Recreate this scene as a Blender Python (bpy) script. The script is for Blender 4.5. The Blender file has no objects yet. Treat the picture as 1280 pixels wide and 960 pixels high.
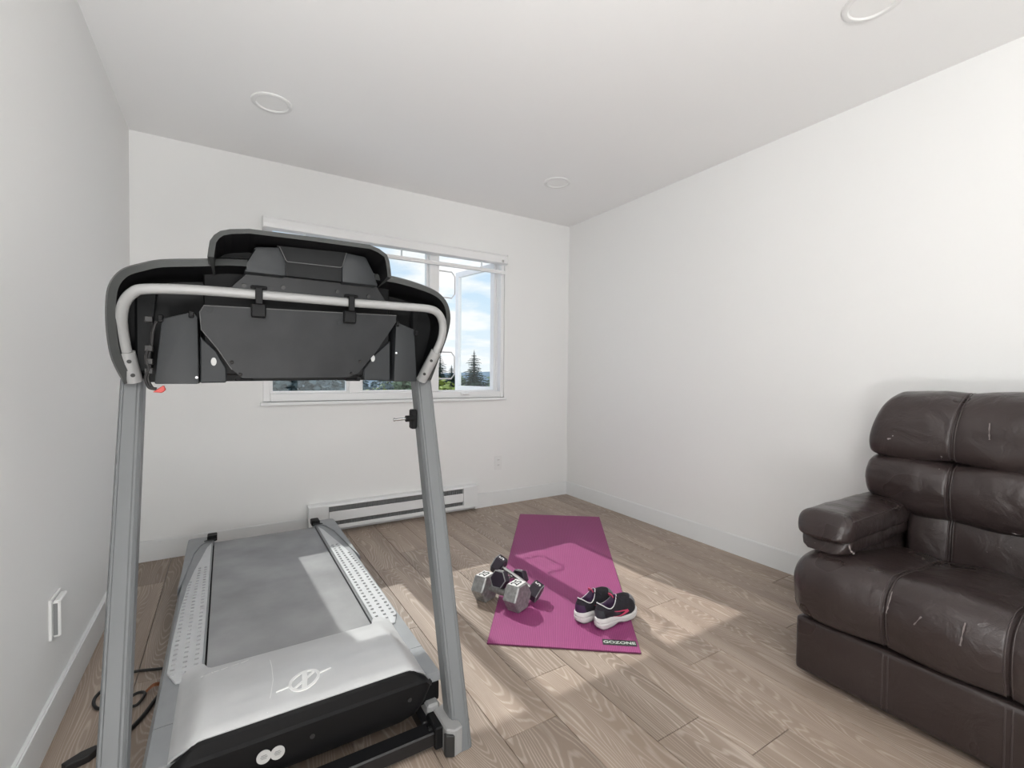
import bpy, bmesh, math, random
from mathutils import Vector, Matrix, noise
R = math.radians
SC = bpy.context.scene
COL = SC.collection

# ------------------------------------------------------------------ camera
cam_d = bpy.data.cameras.new('camera'); cam = bpy.data.objects.new('camera', cam_d); COL.objects.link(cam)
YAW, PIT, ROLL = R(31.70066), R(1.1953), 0.0088581
fw = Vector((math.sin(YAW)*math.cos(PIT), math.cos(YAW)*math.cos(PIT), -math.sin(PIT)))
rt = Vector((math.cos(YAW), -math.sin(YAW), 0)); up = rt.cross(fw)
r2 = rt*math.cos(ROLL) + up*math.sin(ROLL); u2 = up*math.cos(ROLL) - rt*math.sin(ROLL)
M = Matrix.Identity(4)
for i in range(3):
    M[i][0], M[i][1], M[i][2] = r2[i], u2[i], -fw[i]
M.translation = (0, 0, 1.0939)
cam.matrix_world = M
cam_d.sensor_width = 36; cam_d.lens = 580.83/1280*36; cam_d.clip_start = .02; cam_d.clip_end = 2000
SC.camera = cam

# ------------------------------------------------------------------ exposure
vs = SC.view_settings
vs.view_transform = 'Standard'; vs.look = 'None'; vs.gamma = 1; vs.use_curve_mapping = False
vs.exposure = 0.12

# ------------------------------------------------------------------ sky
W = bpy.data.worlds.new('sky'); SC.world = W; W.use_nodes = True
wn = W.node_tree; wn.nodes.clear(); N = wn.nodes.new; L = wn.links.new
wo = N('ShaderNodeOutputWorld'); bg = N('ShaderNodeBackground'); L(bg.outputs[0], wo.inputs[0])
tc = N('ShaderNodeTexCoord'); sep = N('ShaderNodeSeparateXYZ'); L(tc.outputs['Generated'], sep.inputs[0])
grad = N('ShaderNodeValToRGB'); L(sep.outputs[2], grad.inputs[0])
g = grad.color_ramp
g.elements[0].position = 0.0; g.elements[0].color = (.90, .94, .97, 1)
g.elements[1].position = 0.6; g.elements[1].color = (.30, .50, .80, 1)
e = g.elements.new(.12); e.color = (.70, .84, .96, 1)
e = g.elements.new(.25); e.color = (.54, .73, .94, 1)
zz = N('ShaderNodeMath'); zz.operation = 'ADD'; zz.inputs[1].default_value = .12; L(sep.outputs[2], zz.inputs[0])
dv = N('ShaderNodeVectorMath'); dv.operation = 'DIVIDE'
cmb = N('ShaderNodeCombineXYZ')
for k in range(3): L(zz.outputs[0], cmb.inputs[k])
L(tc.outputs['Generated'], dv.inputs[0]); L(cmb.outputs[0], dv.inputs[1])
nz = N('ShaderNodeTexNoise'); nz.inputs['Scale'].default_value = 1.25; nz.inputs['Detail'].default_value = 7; nz.inputs['Roughness'].default_value = .55
L(dv.outputs[0], nz.inputs['Vector'])
cr = N('ShaderNodeValToRGB'); cr.color_ramp.elements[0].position = .45; cr.color_ramp.elements[1].position = .60; L(nz.outputs[0], cr.inputs[0])
mx = N('ShaderNodeMix'); mx.data_type = 'RGBA'; L(cr.outputs[0], mx.inputs[0]); L(grad.outputs[0], mx.inputs[6]); mx.inputs[7].default_value = (.99, .99, .99, 1)
L(mx.outputs[2], bg.inputs[0]); bg.inputs[1].default_value = 1.0

# ------------------------------------------------------------------ sun and added fill lights
def light(name, kind, energy, loc=(0,0,0), rot=(0,0,0), color=(1,1,1)):
    d = bpy.data.lights.new(name, kind); d.energy = energy; d.color = color
    o = bpy.data.objects.new(name, d); COL.objects.link(o); o.location = loc; o.rotation_euler = rot
    return o
sun = light('sun', 'SUN', 3.0, (3, 12, 9), color=(1, .97, .93)); sun.data.angle = R(.6)
sun.rotation_euler = Vector((.05, -1, -.915)).to_track_quat('-Z', 'Y').to_euler()
# added unseen fill lights behind the camera: two aimed up, one at the far wall
upl_ = light('high_fill_light', 'AREA', 56, (-.20, -.85, 1.5), (R(165), 0, 0), (1, .995, .985))
upl_.data.shape = 'RECTANGLE'; upl_.data.size = .9; upl_.data.size_y = .9
low_ = light('low_fill_light', 'AREA', 29, (-.05, -.50, .42), (R(155), 0, 0), (1, .995, .985))
low_.data.shape = 'RECTANGLE'; low_.data.size = .6; low_.data.size_y = .6
back_fill = light('back_fill_light', 'AREA', 18, (1.11, -3.36, 1.35), (R(92), 0, 0), (1, .99, .975))
back_fill.data.shape = 'RECTANGLE'; back_fill.data.size = 2.5; back_fill.data.size_y = 1.9

# ------------------------------------------------------------------ mesh helpers
def box(bm, x0, x1, y0, y1, z0, z1, bev=0, seg=1):
    vs_ = [bm.verts.new((x, y, z)) for x in (x0, x1) for y in (y0, y1) for z in (z0, z1)]
    fs = [bm.faces.new([vs_[i] for i in f]) for f in ((0,1,3,2),(4,6,7,5),(0,4,5,1),(2,3,7,6),(0,2,6,4),(1,5,7,3))]
    if bev:
        es = {e for f in fs for e in f.edges}
        bmesh.ops.bevel(bm, geom=list(es), offset=bev, segments=seg, profile=.6, affect='EDGES')
    return bm
def frame_axes(d):
    d = d.normalized(); a = Vector((0,0,1)) if abs(d.z) < .9 else Vector((1,0,0))
    u = d.cross(a).normalized(); return u, d.cross(u).normalized()
def tube(bm, pts, r, n=12, cap=True, closed=False):
    pts = [Vector(p) for p in pts]; m = len(pts); rings = []
    pu = None
    for i, p in enumerate(pts):
        if closed: d = pts[(i+1) % m] - pts[i-1]
        else: d = pts[min(i+1, m-1)] - pts[max(i-1, 0)]
        if pu is None: u, v = frame_axes(d)
        else:
            dn = d.normalized(); u = (pu - dn*pu.dot(dn)).normalized(); v = dn.cross(u)
        pu = u
        rr = r[i] if isinstance(r, (list, tuple)) else r
        rings.append([bm.verts.new(p + u*(rr*math.cos(2*math.pi*k/n)) + v*(rr*math.sin(2*math.pi*k/n))) for k in range(n)])
    for i in range(m if closed else m-1):
        a, b = rings[i], rings[(i+1) % m]
        for k in range(n): bm.faces.new((a[k], a[(k+1) % n], b[(k+1) % n], b[k]))
    if cap and not closed:
        bm.faces.new(rings[0]); bm.faces.new(rings[-1])
    return bm
def smooth_path(pts, per=6, closed=False):
    P = [Vector(p) for p in pts]; n = len(P); out = []
    for i in range(n if closed else n-1):
        if closed: a, b, c, d = P[i-1], P[i], P[(i+1) % n], P[(i+2) % n]
        else: a, b, c, d = P[max(i-1,0)], P[i], P[i+1], P[min(i+2, n-1)]
        for k in range(per):
            t = k/per
            out.append(.5*((2*b) + (c-a)*t + (2*a-5*b+4*c-d)*t*t + (3*b-a-3*c+d)*t**3))
    if not closed: out.append(P[-1])
    return out
def cyl(bm, a, b, r, n=16, r1=None):
    return tube(bm, [a, b], [r, r if r1 is None else r1], n)
def prism(bm, poly, axis, a, b, bev=0, seg=1):
    """poly of 2D points extruded along axis 'x','y','z' from a to b"""
    def P(p, t):
        return {'x': (t, p[0], p[1]), 'y': (p[0], t, p[1]), 'z': (p[0], p[1], t)}[axis]
    A = [bm.verts.new(P(p, a)) for p in poly]; B = [bm.verts.new(P(p, b)) for p in poly]; n = len(poly)
    fs = [bm.faces.new(A), bm.faces.new(B[::-1])]
    for i in range(n): fs.append(bm.faces.new((A[i], B[i], B[(i+1) % n], A[(i+1) % n])))
    if bev:
        es = {e for f in fs for e in f.edges}
        bmesh.ops.bevel(bm, geom=list(es), offset=bev, segments=seg, profile=.6, affect='EDGES')
    return bm
def slab(bm, pts, off):
    """a plate: 3D outline pts and its copy shifted by off"""
    off = Vector(off)
    A = [bm.verts.new(Vector(p)) for p in pts]; B = [bm.verts.new(Vector(p)+off) for p in pts]; n = len(pts)
    bm.faces.new(A); bm.faces.new(B[::-1])
    for i in range(n): bm.faces.new((A[i], B[i], B[(i+1) % n], A[(i+1) % n]))
    return bm
def grid(bm, f, nu, nv, wrap_v=False, cap=False):
    V = [[bm.verts.new(f(i/(nu-1), j/(nv if wrap_v else nv-1))) for j in range(nv)] for i in range(nu)]
    for i in range(nu-1):
        for j in range(nv if wrap_v else nv-1):
            bm.faces.new((V[i][j], V[i+1][j], V[i+1][(j+1) % nv], V[i][(j+1) % nv]))
    if cap: bm.faces.new(V[0]); bm.faces.new(V[-1])
    return V
def disc(bm, c, nrm, r, th=.002, n=16, ry=None):
    u, v = frame_axes(Vector(nrm)); nn = Vector(nrm).normalized(); c = Vector(c)
    if ry is not None:
        u, v = Vector((1,0,0)), nn.cross(Vector((1,0,0))).normalized()
    ry = ry or r
    return slab(bm, [c + u*r*math.cos(2*math.pi*k/n) + v*ry*math.sin(2*math.pi*k/n) for k in range(n)], nn*th)
def ball(bm, c, r, sx=1, sy=1, sz=1, u=14, v=8):
    m = Matrix.Translation(c) @ Matrix.Diagonal((sx, sy, sz, 1))
    bmesh.ops.create_uvsphere(bm, u_segments=u, v_segments=v, radius=r, matrix=m)
    return bm
def wpos(o):
    p = Vector((0,0,0))
    while o: p += o.location; o = o.parent
    return p
def obj(name, bm, mat, parent=None, smooth=None, local=False, label=None, kind=None):
    """link a bmesh as one object; verts given in world space unless local"""
    bmesh.ops.recalc_face_normals(bm, faces=bm.faces)
    if parent and not local: bmesh.ops.translate(bm, verts=bm.verts, vec=-wpos(parent))
    me = bpy.data.meshes.new(name); bm.to_mesh(me); bm.free()
    o = bpy.data.objects.new(name, me); COL.objects.link(o)
    if mat: me.materials.append(mat)
    if parent: o.parent = parent
    if smooth is not None:
        me.polygons.foreach_set('use_smooth', [True]*len(me.polygons))
        if smooth < 180: me.set_sharp_from_angle(angle=R(smooth))
    if label: o['label'] = label
    if kind: o['kind'] = kind
    return o
B = bmesh.new
def thing(name, label, cat, loc=(0,0,0), rz=0, group=None):
    o = bpy.data.objects.new(name, None); COL.objects.link(o); o.empty_display_size = .1
    o.location = loc; o.rotation_euler = (0, 0, rz); o['label'] = label; o['category'] = cat
    if group: o['group'] = group
    return o
def struct(name, bm, mat, smooth=None):
    o = obj(name, bm, mat, None, smooth); o['kind'] = 'structure'; return o
def text_bm(body, size, depth=.0008, bold=True):
    c = bpy.data.curves.new('text_tmp', 'FONT'); c.body = body; c.size = size; c.extrude = depth; c.align_x = 'CENTER'; c.align_y = 'CENTER'
    if bold: c.offset = size*.02
    o = bpy.data.objects.new('text_tmp', c); COL.objects.link(o)
    dg = bpy.context.evaluated_depsgraph_get(); dg.update()
    me = bpy.data.meshes.new_from_object(o.evaluated_get(dg)); bm = B(); bm.from_mesh(me)
    bpy.data.objects.remove(o); bpy.data.curves.remove(c); bpy.data.meshes.remove(me)
    return bm

# ------------------------------------------------------------------ materials
def mat(name, col, rough=.5, metal=0, bump=0, bscale=200, var=0, vscale=6, spec=.5, stretch=(1,1,1), coat=0):
    m = bpy.data.materials.new(name); m.use_nodes = True; t = m.node_tree; b = t.nodes['Principled BSDF']
    b.inputs['Base Color'].default_value = (*col, 1); b.inputs['Roughness'].default_value = rough
    b.inputs['Metallic'].default_value = metal; b.inputs['Specular IOR Level'].default_value = spec
    b.inputs['Coat Weight'].default_value = coat
    tc = t.nodes.new('ShaderNodeTexCoord'); mp = t.nodes.new('ShaderNodeMapping'); mp.inputs['Scale'].default_value = stretch
    t.links.new(tc.outputs['Object'], mp.inputs[0])
    if var:
        n = t.nodes.new('ShaderNodeTexNoise'); n.inputs['Scale'].default_value = vscale; n.inputs['Detail'].default_value = 6
        t.links.new(mp.outputs[0], n.inputs['Vector'])
        r = t.nodes.new('ShaderNodeValToRGB'); r.color_ramp.elements[0].position = .3; r.color_ramp.elements[1].position = .7
        r.color_ramp.elements[0].color = (*[max(0, c*(1-var)) for c in col], 1); r.color_ramp.elements[1].color = (*[min(1, c*(1+var)) for c in col], 1)
        t.links.new(n.outputs[0], r.inputs[0]); t.links.new(r.outputs[0], b.inputs['Base Color'])
    if bump:
        n = t.nodes.new('ShaderNodeTexNoise'); n.inputs['Scale'].default_value = bscale; n.inputs['Detail'].default_value = 3
        t.links.new(mp.outputs[0], n.inputs['Vector'])
        bp = t.nodes.new('ShaderNodeBump'); bp.inputs['Strength'].default_value = bump; bp.inputs['Distance'].default_value = .002
        t.links.new(n.outputs[0], bp.inputs['Height']); t.links.new(bp.outputs[0], b.inputs['Normal'])
    return m

m_wall = mat('wall_paint', (.84, .84, .83), .65, bump=.05, bscale=350)
m_ceil = mat('ceiling_paint', (.90, .90, .895), .8, bump=.05, bscale=250)
m_trim = mat('trim_paint', (.80, .81, .81), .4)
m_vinyl = mat('window_vinyl', (.84, .84, .84), .35)
m_dark = mat('dark_subfloor', (.03, .022, .018), .8)  # dark slab that shows as thin joints between the planks
m_grey = mat('upright_grey_paint', (.150, .157, .162), .42)
m_tube = mat('silver_grey_paint', (.30, .30, .297), .38)
m_hood = mat('hood_grey_plastic', (.54, .545, .55), .36, var=.05, vscale=9)
m_cheek = mat('rail_grey_plastic', (.27, .28, .29), .45, var=.06, vscale=12)
m_black = mat('black_plastic', (.005, .005, .0055), .55, bump=.06, bscale=500, spec=.22)
m_shell = mat('charcoal_plastic', (.006, .0065, .007), .55, bump=.05, bscale=600, spec=.22)
m_plate = mat('dark_sheet_metal', (.019, .020, .0215), .48, spec=.25, var=.18, vscale=14)
m_house = mat('housing_plastic', (.022, .024, .026), .48, spec=.3, bump=.06, bscale=500)
m_rim = mat('console_rim_plastic', (.042, .044, .043), .36)
m_frame = mat('black_steel', (.010, .010, .011), .28)
m_silver = mat('silver_tread_plastic', (.55, .56, .57), .38, var=.04, vscale=20)
m_belt = mat('walking_belt', (.32, .322, .327), .75, var=.16, vscale=5, bump=.15, bscale=900, spec=.15)
m_edge = mat('edge_sheen', (.10, .10, .10), .4)
m_stud = mat('stud_shadow_grey', (.36, .365, .37), .45)
m_white = mat('white_plastic', (.80, .80, .79), .35)
m_label = mat('sticker_white', (.45, .45, .44), .5)
m_chrome = mat('chrome', (.60, .60, .60), .22, metal=1)
m_red = mat('red_plastic', (.45, .05, .04), .4)
m_iron = mat('hammertone_iron', (.30, .30, .295), .42, metal=.55, var=.25, vscale=60, bump=.3, bscale=220)
m_rubber = mat('purple_black_rubber', (.016, .009, .020), .45)
m_print = mat('white_print', (.75, .75, .74), .5)
m_inkdark = mat('dark_print', (.02, .02, .02), .5)
m_sole = mat('shoe_midsole', (.62, .61, .60), .6)
m_outsole = mat('shoe_outsole', (.25, .24, .24), .7)
m_upper = mat('shoe_black_mesh', (.014, .012, .018), .75, bump=.5, bscale=700, var=.5, vscale=40)
m_violet = mat('shoe_heel_violet', (.045, .016, .060), .6)
m_slate = mat('shoe_slate', (.03, .032, .04), .6)
m_pink = mat('shoe_pink', (.60, .06, .14), .55)
m_piping = mat('shoe_white_piping', (.66, .65, .65), .5)
m_greypatch = mat('shoe_toe_grey', (.20, .20, .21), .6)
m_cord = mat('cord_rubber', (.014, .013, .013), .5)
m_tag = mat('cord_tag_paper', (.45, .17, .07), .6)
m_grille = mat('heater_slot_grey', (.23, .235, .235), .5)
m_piece = mat('silver_pin', (.55, .55, .54), .25, metal=1)
m_bark = mat('bark', (.06, .045, .035), .9)
m_fir = mat('fir_needles', (.035, .060, .035), .8, var=.5, vscale=1.5)
m_spruce = mat('blue_green_leaves', (.12, .165, .17), .8, var=.4, vscale=1.5)
m_leaf = mat('yellow_green_leaves', (.30, .36, .09), .7, var=.4, vscale=2)
m_leaf2 = mat('mid_green_leaves', (.15, .21, .11), .7, var=.4, vscale=2)
m_hill = mat('hazy_forest_hill', (.13, .20, .26), .9, var=.2, vscale=.05)  # distance haze put into the colour as blue
m_ground = mat('pale_ground', (.50, .51, .50), .9, var=.3, vscale=.05)  # bright gaps behind the leaves put into a pale ground colour

def glass_mat():
    m = bpy.data.materials.new('window_glass'); m.use_nodes = True; t = m.node_tree; t.nodes.clear()
    o = t.nodes.new('ShaderNodeOutputMaterial'); tr = t.nodes.new('ShaderNodeBsdfTransparent'); gl = t.nodes.new('ShaderNodeBsdfGlossy')
    tr.inputs[0].default_value = (.96, .98, .98, 1); gl.inputs['Roughness'].default_value = .02
    lw = t.nodes.new('ShaderNodeLayerWeight'); pw = t.nodes.new('ShaderNodeMath'); pw.operation = 'POWER'; pw.inputs[1].default_value = 5; t.links.new(lw.outputs['Facing'], pw.inputs[0]); fr = t.nodes.new('ShaderNodeMapRange'); fr.inputs[3].default_value = .03; fr.inputs[4].default_value = .6; t.links.new(pw.outputs[0], fr.inputs[0]); mx = t.nodes.new('ShaderNodeMixShader')
    t.links.new(fr.outputs[0], mx.inputs[0]); t.links.new(tr.outputs[0], mx.inputs[1]); t.links.new(gl.outputs[0], mx.inputs[2]); t.links.new(mx.outputs[0], o.inputs[0])
    return m
m_glass = glass_mat()
def shade_mat():
    m = bpy.data.materials.new('blind_fabric'); m.use_nodes = True; t = m.node_tree; t.nodes.clear()
    o = t.nodes.new('ShaderNodeOutputMaterial'); a = t.nodes.new('ShaderNodeBsdfTranslucent'); d = t.nodes.new('ShaderNodeBsdfDiffuse'); mx = t.nodes.new('ShaderNodeMixShader')
    a.inputs[0].default_value = (.95, .95, .94, 1); d.inputs[0].default_value = (.8, .8, .79, 1); mx.inputs[0].default_value = .15
    t.links.new(a.outputs[0], mx.inputs[1]); t.links.new(d.outputs[0], mx.inputs[2]); t.links.new(mx.outputs[0], o.inputs[0])
    return m
m_fabric = shade_mat()
m_lens = mat('lamp_diffuser', (.88, .88, .87), .6)

def wood_mat():
    m = bpy.data.materials.new('limed_oak_planks'); m.use_nodes = True; t = m.node_tree; b = t.nodes['Principled BSDF']; n = t.nodes.new; l = t.links.new
    tc = n('ShaderNodeTexCoord'); oi = n('ShaderNodeObjectInfo')
    mul = n('ShaderNodeMath'); mul.operation = 'MULTIPLY'; mul.inputs[1].default_value = 60; l(oi.outputs['Random'], mul.inputs[0])
    cb = n('ShaderNodeCombineXYZ'); l(mul.outputs[0], cb.inputs[0]); l(mul.outputs[0], cb.inputs[1])
    add = n('ShaderNodeVectorMath'); add.operation = 'ADD'; l(tc.outputs['Object'], add.inputs[0]); l(cb.outputs[0], add.inputs[1])
    mp = n('ShaderNodeMapping'); mp.inputs['Scale'].default_value = (7, .85, 1); l(add.outputs[0], mp.inputs[0])
    n1 = n('ShaderNodeTexNoise'); n1.inputs['Scale'].default_value = 1; n1.inputs['Detail'].default_value = 1.6; n1.inputs['Roughness'].default_value = .42; l(mp.outputs[0], n1.inputs['Vector'])
    k = n('ShaderNodeMath'); k.operation = 'MULTIPLY'; k.inputs[1].default_value = 300; l(n1.outputs[0], k.inputs[0])
    s = n('ShaderNodeMath'); s.operation = 'SINE'; l(k.outputs[0], s.inputs[0])
    rp = n('ShaderNodeMapRange'); rp.inputs[1].default_value = .15; rp.inputs[2].default_value = 1; l(s.outputs[0], rp.inputs[0])
    mp2 = n('ShaderNodeMapping'); mp2.inputs['Scale'].default_value = (260, 7, 1); l(add.outputs[0], mp2.inputs[0])
    n2 = n('ShaderNodeTexNoise'); n2.inputs['Scale'].default_value = 1; n2.inputs['Detail'].default_value = 3; l(mp2.outputs[0], n2.inputs['Vector'])
    mp3 = n('ShaderNodeMapping'); mp3.inputs['Scale'].default_value = (9, 1.1, 1); l(add.outputs[0], mp3.inputs[0])
    n3 = n('ShaderNodeTexNoise'); n3.inputs['Scale'].default_value = 1; n3.inputs['Detail'].default_value = 4; l(mp3.outputs[0], n3.inputs['Vector'])
    # grain lines fade in and out over the plank
    f3 = n('ShaderNodeMapRange'); f3.inputs[1].default_value = .40; f3.inputs[2].default_value = .68; f3.inputs[3].default_value = .40; f3.inputs[4].default_value = 1; l(n3.outputs[0], f3.inputs[0])
    f2 = n('ShaderNodeMapRange'); f2.inputs[1].default_value = .3; f2.inputs[2].default_value = .7; f2.inputs[3].default_value = .35; f2.inputs[4].default_value = 1; l(n2.outputs[0], f2.inputs[0])
    a1 = n('ShaderNodeMath'); a1.operation = 'MULTIPLY'; l(rp.outputs[0], a1.inputs[0]); l(f3.outputs[0], a1.inputs[1])
    a2 = n('ShaderNodeMath'); a2.operation = 'MULTIPLY'; l(a1.outputs[0], a2.inputs[0]); l(f2.outputs[0], a2.inputs[1])
    base = n('ShaderNodeValToRGB'); l(n3.outputs[0], base.inputs[0])
    base.color_ramp.elements[0].position = .3; base.color_ramp.elements[0].color = (.245, .185, .143, 1)
    base.color_ramp.elements[1].position = .7; base.color_ramp.elements[1].color = (.37, .292, .235, 1)
    tint = n('ShaderNodeMapRange'); tint.inputs[3].default_value = .86; tint.inputs[4].default_value = 1.12; l(oi.outputs['Random'], tint.inputs[0])
    sc = n('ShaderNodeVectorMath'); sc.operation = 'SCALE'; l(base.outputs[0], sc.inputs[0]); l(tint.outputs[0], sc.inputs['Scale'])
    mx = n('ShaderNodeMix'); mx.data_type = 'RGBA'; l(a2.outputs[0], mx.inputs[0]); l(sc.outputs[0], mx.inputs[6]); mx.inputs[7].default_value = (.57, .485, .42, 1)
    l(mx.outputs[2], b.inputs['Base Color']); b.inputs['Roughness'].default_value = .48
    bp = n('ShaderNodeBump'); bp.inputs['Strength'].default_value = .12; bp.inputs['Distance'].default_value = .001; l(n2.outputs[0], bp.inputs['Height']); l(bp.outputs[0], b.inputs['Normal'])
    return m
m_wood = wood_mat()

def mat_mat():
    m = bpy.data.materials.new('ribbed_mat_foam'); m.use_nodes = True; t = m.node_tree; b = t.nodes['Principled BSDF']; n = t.nodes.new; l = t.links.new
    tc = n('ShaderNodeTexCoord'); w = n('ShaderNodeTexWave'); w.wave_type = 'BANDS'; w.bands_direction = 'X'; w.inputs['Scale'].default_value = 42
    l(tc.outputs['Object'], w.inputs['Vector'])
    r = n('ShaderNodeValToRGB'); l(w.outputs[0], r.inputs[0])
    r.color_ramp.elements[0].color = (.23, .030, .125, 1); r.color_ramp.elements[1].color = (.315, .055, .19, 1)
    l(r.outputs[0], b.inputs['Base Color']); b.inputs['Roughness'].default_value = .6
    bp = n('ShaderNodeBump'); bp.inputs['Strength'].default_value = .5; bp.inputs['Distance'].default_value = .001; l(w.outputs[0], bp.inputs['Height']); l(bp.outputs[0], b.inputs['Normal'])
    return m
m_mat = mat_mat()
m_matedge = mat('mat_edge', (.10, .012, .05), .7)

def leather_mat():
    m = bpy.data.materials.new('brown_leather'); m.use_nodes = True; t = m.node_tree; b = t.nodes['Principled BSDF']; n = t.nodes.new; l = t.links.new
    tc = n('ShaderNodeTexCoord')
    n1 = n('ShaderNodeTexNoise'); n1.inputs['Scale'].default_value = 4; n1.inputs['Detail'].default_value = 2; l(tc.outputs['Object'], n1.inputs['Vector'])
    r = n('ShaderNodeValToRGB'); l(n1.outputs[0], r.inputs[0])
    r.color_ramp.elements[0].position = .2; r.color_ramp.elements[0].color = (.026, .017, .016, 1)
    r.color_ramp.elements[1].position = .8; r.color_ramp.elements[1].color = (.044, .033, .032, 1)
    # worn specks: rubbed through to the pale backing
    n2 = n('ShaderNodeTexNoise'); n2.inputs['Scale'].default_value = 55; n2.inputs['Detail'].default_value = 3; l(tc.outputs['Object'], n2.inputs['Vector'])
    n3 = n('ShaderNodeTexNoise'); n3.inputs['Scale'].default_value = 4.5; n3.inputs['Detail'].default_value = 2; l(tc.outputs['Object'], n3.inputs['Vector'])
    s = n('ShaderNodeMath'); s.operation = 'MULTIPLY'; l(n2.outputs[0], s.inputs[0]); l(n3.outputs[0], s.inputs[1])
    rs = n('ShaderNodeMapRange'); rs.inputs[1].default_value = .455; rs.inputs[2].default_value = .49; l(s.outputs[0], rs.inputs[0])
    mx = n('ShaderNodeMix'); mx.data_type = 'RGBA'; l(rs.outputs[0], mx.inputs[0]); l(r.outputs[0], mx.inputs[6]); mx.inputs[7].default_value = (.30, .27, .26, 1)
    l(mx.outputs[2], b.inputs['Base Color'])
    rr = n('ShaderNodeMapRange'); rr.inputs[3].default_value = .22; rr.inputs[4].default_value = .36; l(n1.outputs[0], rr.inputs[0]); l(rr.outputs[0], b.inputs['Roughness'])
    n4 = n('ShaderNodeTexNoise'); n4.inputs['Scale'].default_value = 11; n4.inputs['Detail'].default_value = 4; n4.inputs['Distortion'].default_value = .6; l(tc.outputs['Object'], n4.inputs['Vector'])
    v = n('ShaderNodeTexVoronoi'); v.inputs['Scale'].default_value = 260; l(tc.outputs['Object'], v.inputs['Vector'])
    b1 = n('ShaderNodeBump'); b1.inputs['Strength'].default_value = .42; b1.inputs['Distance'].default_value = .02; l(n4.outputs[0], b1.inputs['Height'])
    b2 = n('ShaderNodeBump'); b2.inputs['Strength'].default_value = .2; b2.inputs['Distance'].default_value = .001; l(v.outputs[0], b2.inputs['Height']); l(b1.outputs[0], b2.inputs['Normal'])
    l(b2.outputs[0], b.inputs['Normal'])
    return m
m_leather = leather_mat()
m_thread = mat('seam_thread', (.055, .042, .040), .45)
m_torn = mat('torn_leather_backing', (.20, .17, .165), .8)

# ------------------------------------------------------------------ room shell
XL, XR, YB, YF, CH = -.453, 2.675, 3.36, -3.4, 2.44
WX0, WX1, WZ0, WZ1 = .205, 1.997, .90, 2.083
struct('ceiling', box(B(), XL-.15, XR+.15, YF-.15, YB+.16, CH, CH+.12), m_ceil)
struct('wall_left', box(B(), XL-.12, XL, YF-.12, YB+.16, -.05, CH), m_wall)
struct('wall_right', box(B(), XR, XR+.12, YF-.12, YB+.16, -.05, CH), m_wall)
bm = B()
for a in ((XL, WX0, -.05, CH), (WX1, XR, -.05, CH), (WX0, WX1, -.05, WZ0), (WX0, WX1, WZ1, CH)):
    box(bm, a[0], a[1], YB, YB+.16, a[2], a[3])
struct('wall_back', bm, m_wall)
bm = B()                                                            # wall far behind the camera with an opening added for the fill light
for a in ((XL, -.20, -.05, CH), (2.42, XR, -.05, CH), (-.20, 2.42, 2.33, CH), (-.20, 2.42, -.05, .35)):
    box(bm, a[0], a[1], YF-.12, YF, a[2], a[3])
struct('wall_front', bm, m_wall)
w2 = struct('added_window', box(B(), -.20, 2.42, YF-.10, YF-.05, .35, .40, .004), m_vinyl)  # unseen window added to go with the back fill light
for a in ((-.20, -.15, .40, 2.28), (2.37, 2.42, .40, 2.28), (1.08, 1.14, .40, 2.28), (-.20, 2.42, 2.28, 2.33)):
    obj('window_frame', box(B(), a[0], a[1], YF-.10, YF-.05, a[2], a[3], .004), m_vinyl, w2)
for a in ((-.15, 1.08), (1.14, 2.37)): obj('pane', box(B(), a[0], a[1], YF-.077, YF-.073, .40, 2.28), m_glass, w2)

floor = struct('floor', box(B(), XL-.1, XR+.1, YF-.2, YB+.1, -.06, -.0135), m_dark)
PW = .1955; X0 = .902 - 7*PW
joints = {7: [1.361], 10: [1.117], 9: [.753], 11: [1.497], 12: [1.754], 15: [1.35], 8: [2.31], 4: [2.72], 5: [1.9], 13: [2.45], 14: [2.0], 1: [2.05], 2: [1.25], 3: [.9], 6: [2.55], 0: [1.6], 16: [2.1]}
plank_cache = {}
def plank(xa, xb, ya, yb):
    key = (round(xb-xa, 4), round(yb-ya, 3))
    gx = .0009
    if key not in plank_cache:
        w, h = (xb-xa)/2-gx, (yb-ya)/2-gx
        bm = B(); box(bm, -w, w, -h, h, -.0125, 0)
        es = [e for e in bm.edges if all(abs(v.co.z) < 1e-6 for v in e.verts)]
        bmesh.ops.bevel(bm, geom=es, offset=.0011, segments=1, affect='EDGES')
        o = obj('plank', bm, m_wood, floor); plank_cache[key] = o.data
    else:
        o = bpy.data.objects.new('plank', plank_cache[key]); COL.objects.link(o); o.parent = floor
    o.location = ((xa+xb)/2, (ya+yb)/2, 0)
for k in range(0, 17):
    xa, xb = max(X0+PW*k, XL), min(X0+PW*(k+1), XR)
    if xb-xa < .02: continue
    js = []
    j = joints[k][0]
    while j > -.9: js.append(j); j -= 1.38
    j = joints[k][0]+1.38
    while j < YB: js.append(j); j += 1.38
    ys = sorted([YF, -.9, YB] + [y for y in js if y+.9 > .1 and YB-y > .1])
    for a, b_ in zip(ys, ys[1:]): plank(xa, xb, a, b_)

BH, BT = .118, .015
def bboard(name, pts):
    bm = B()
    box(bm, *pts, 0, BH)
    es = [e for e in bm.edges if all(v.co.z > BH-1e-4 for v in e.verts)]
    bmesh.ops.bevel(bm, geom=es, offset=.004, segments=2, affect='EDGES')
    struct(name, bm, m_trim)
bboard('baseboard_left', (XL, XL+BT, YF, YB))
bboard('baseboard_right', (XR-BT, XR, YF, YB))
HX0, HX1 = .466, 1.722
bboard('baseboard_back', (XL+BT, HX0-.002, YB-BT, YB))
bboard('baseboard_back', (HX1+.002, XR-BT, YB-BT, YB))

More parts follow.
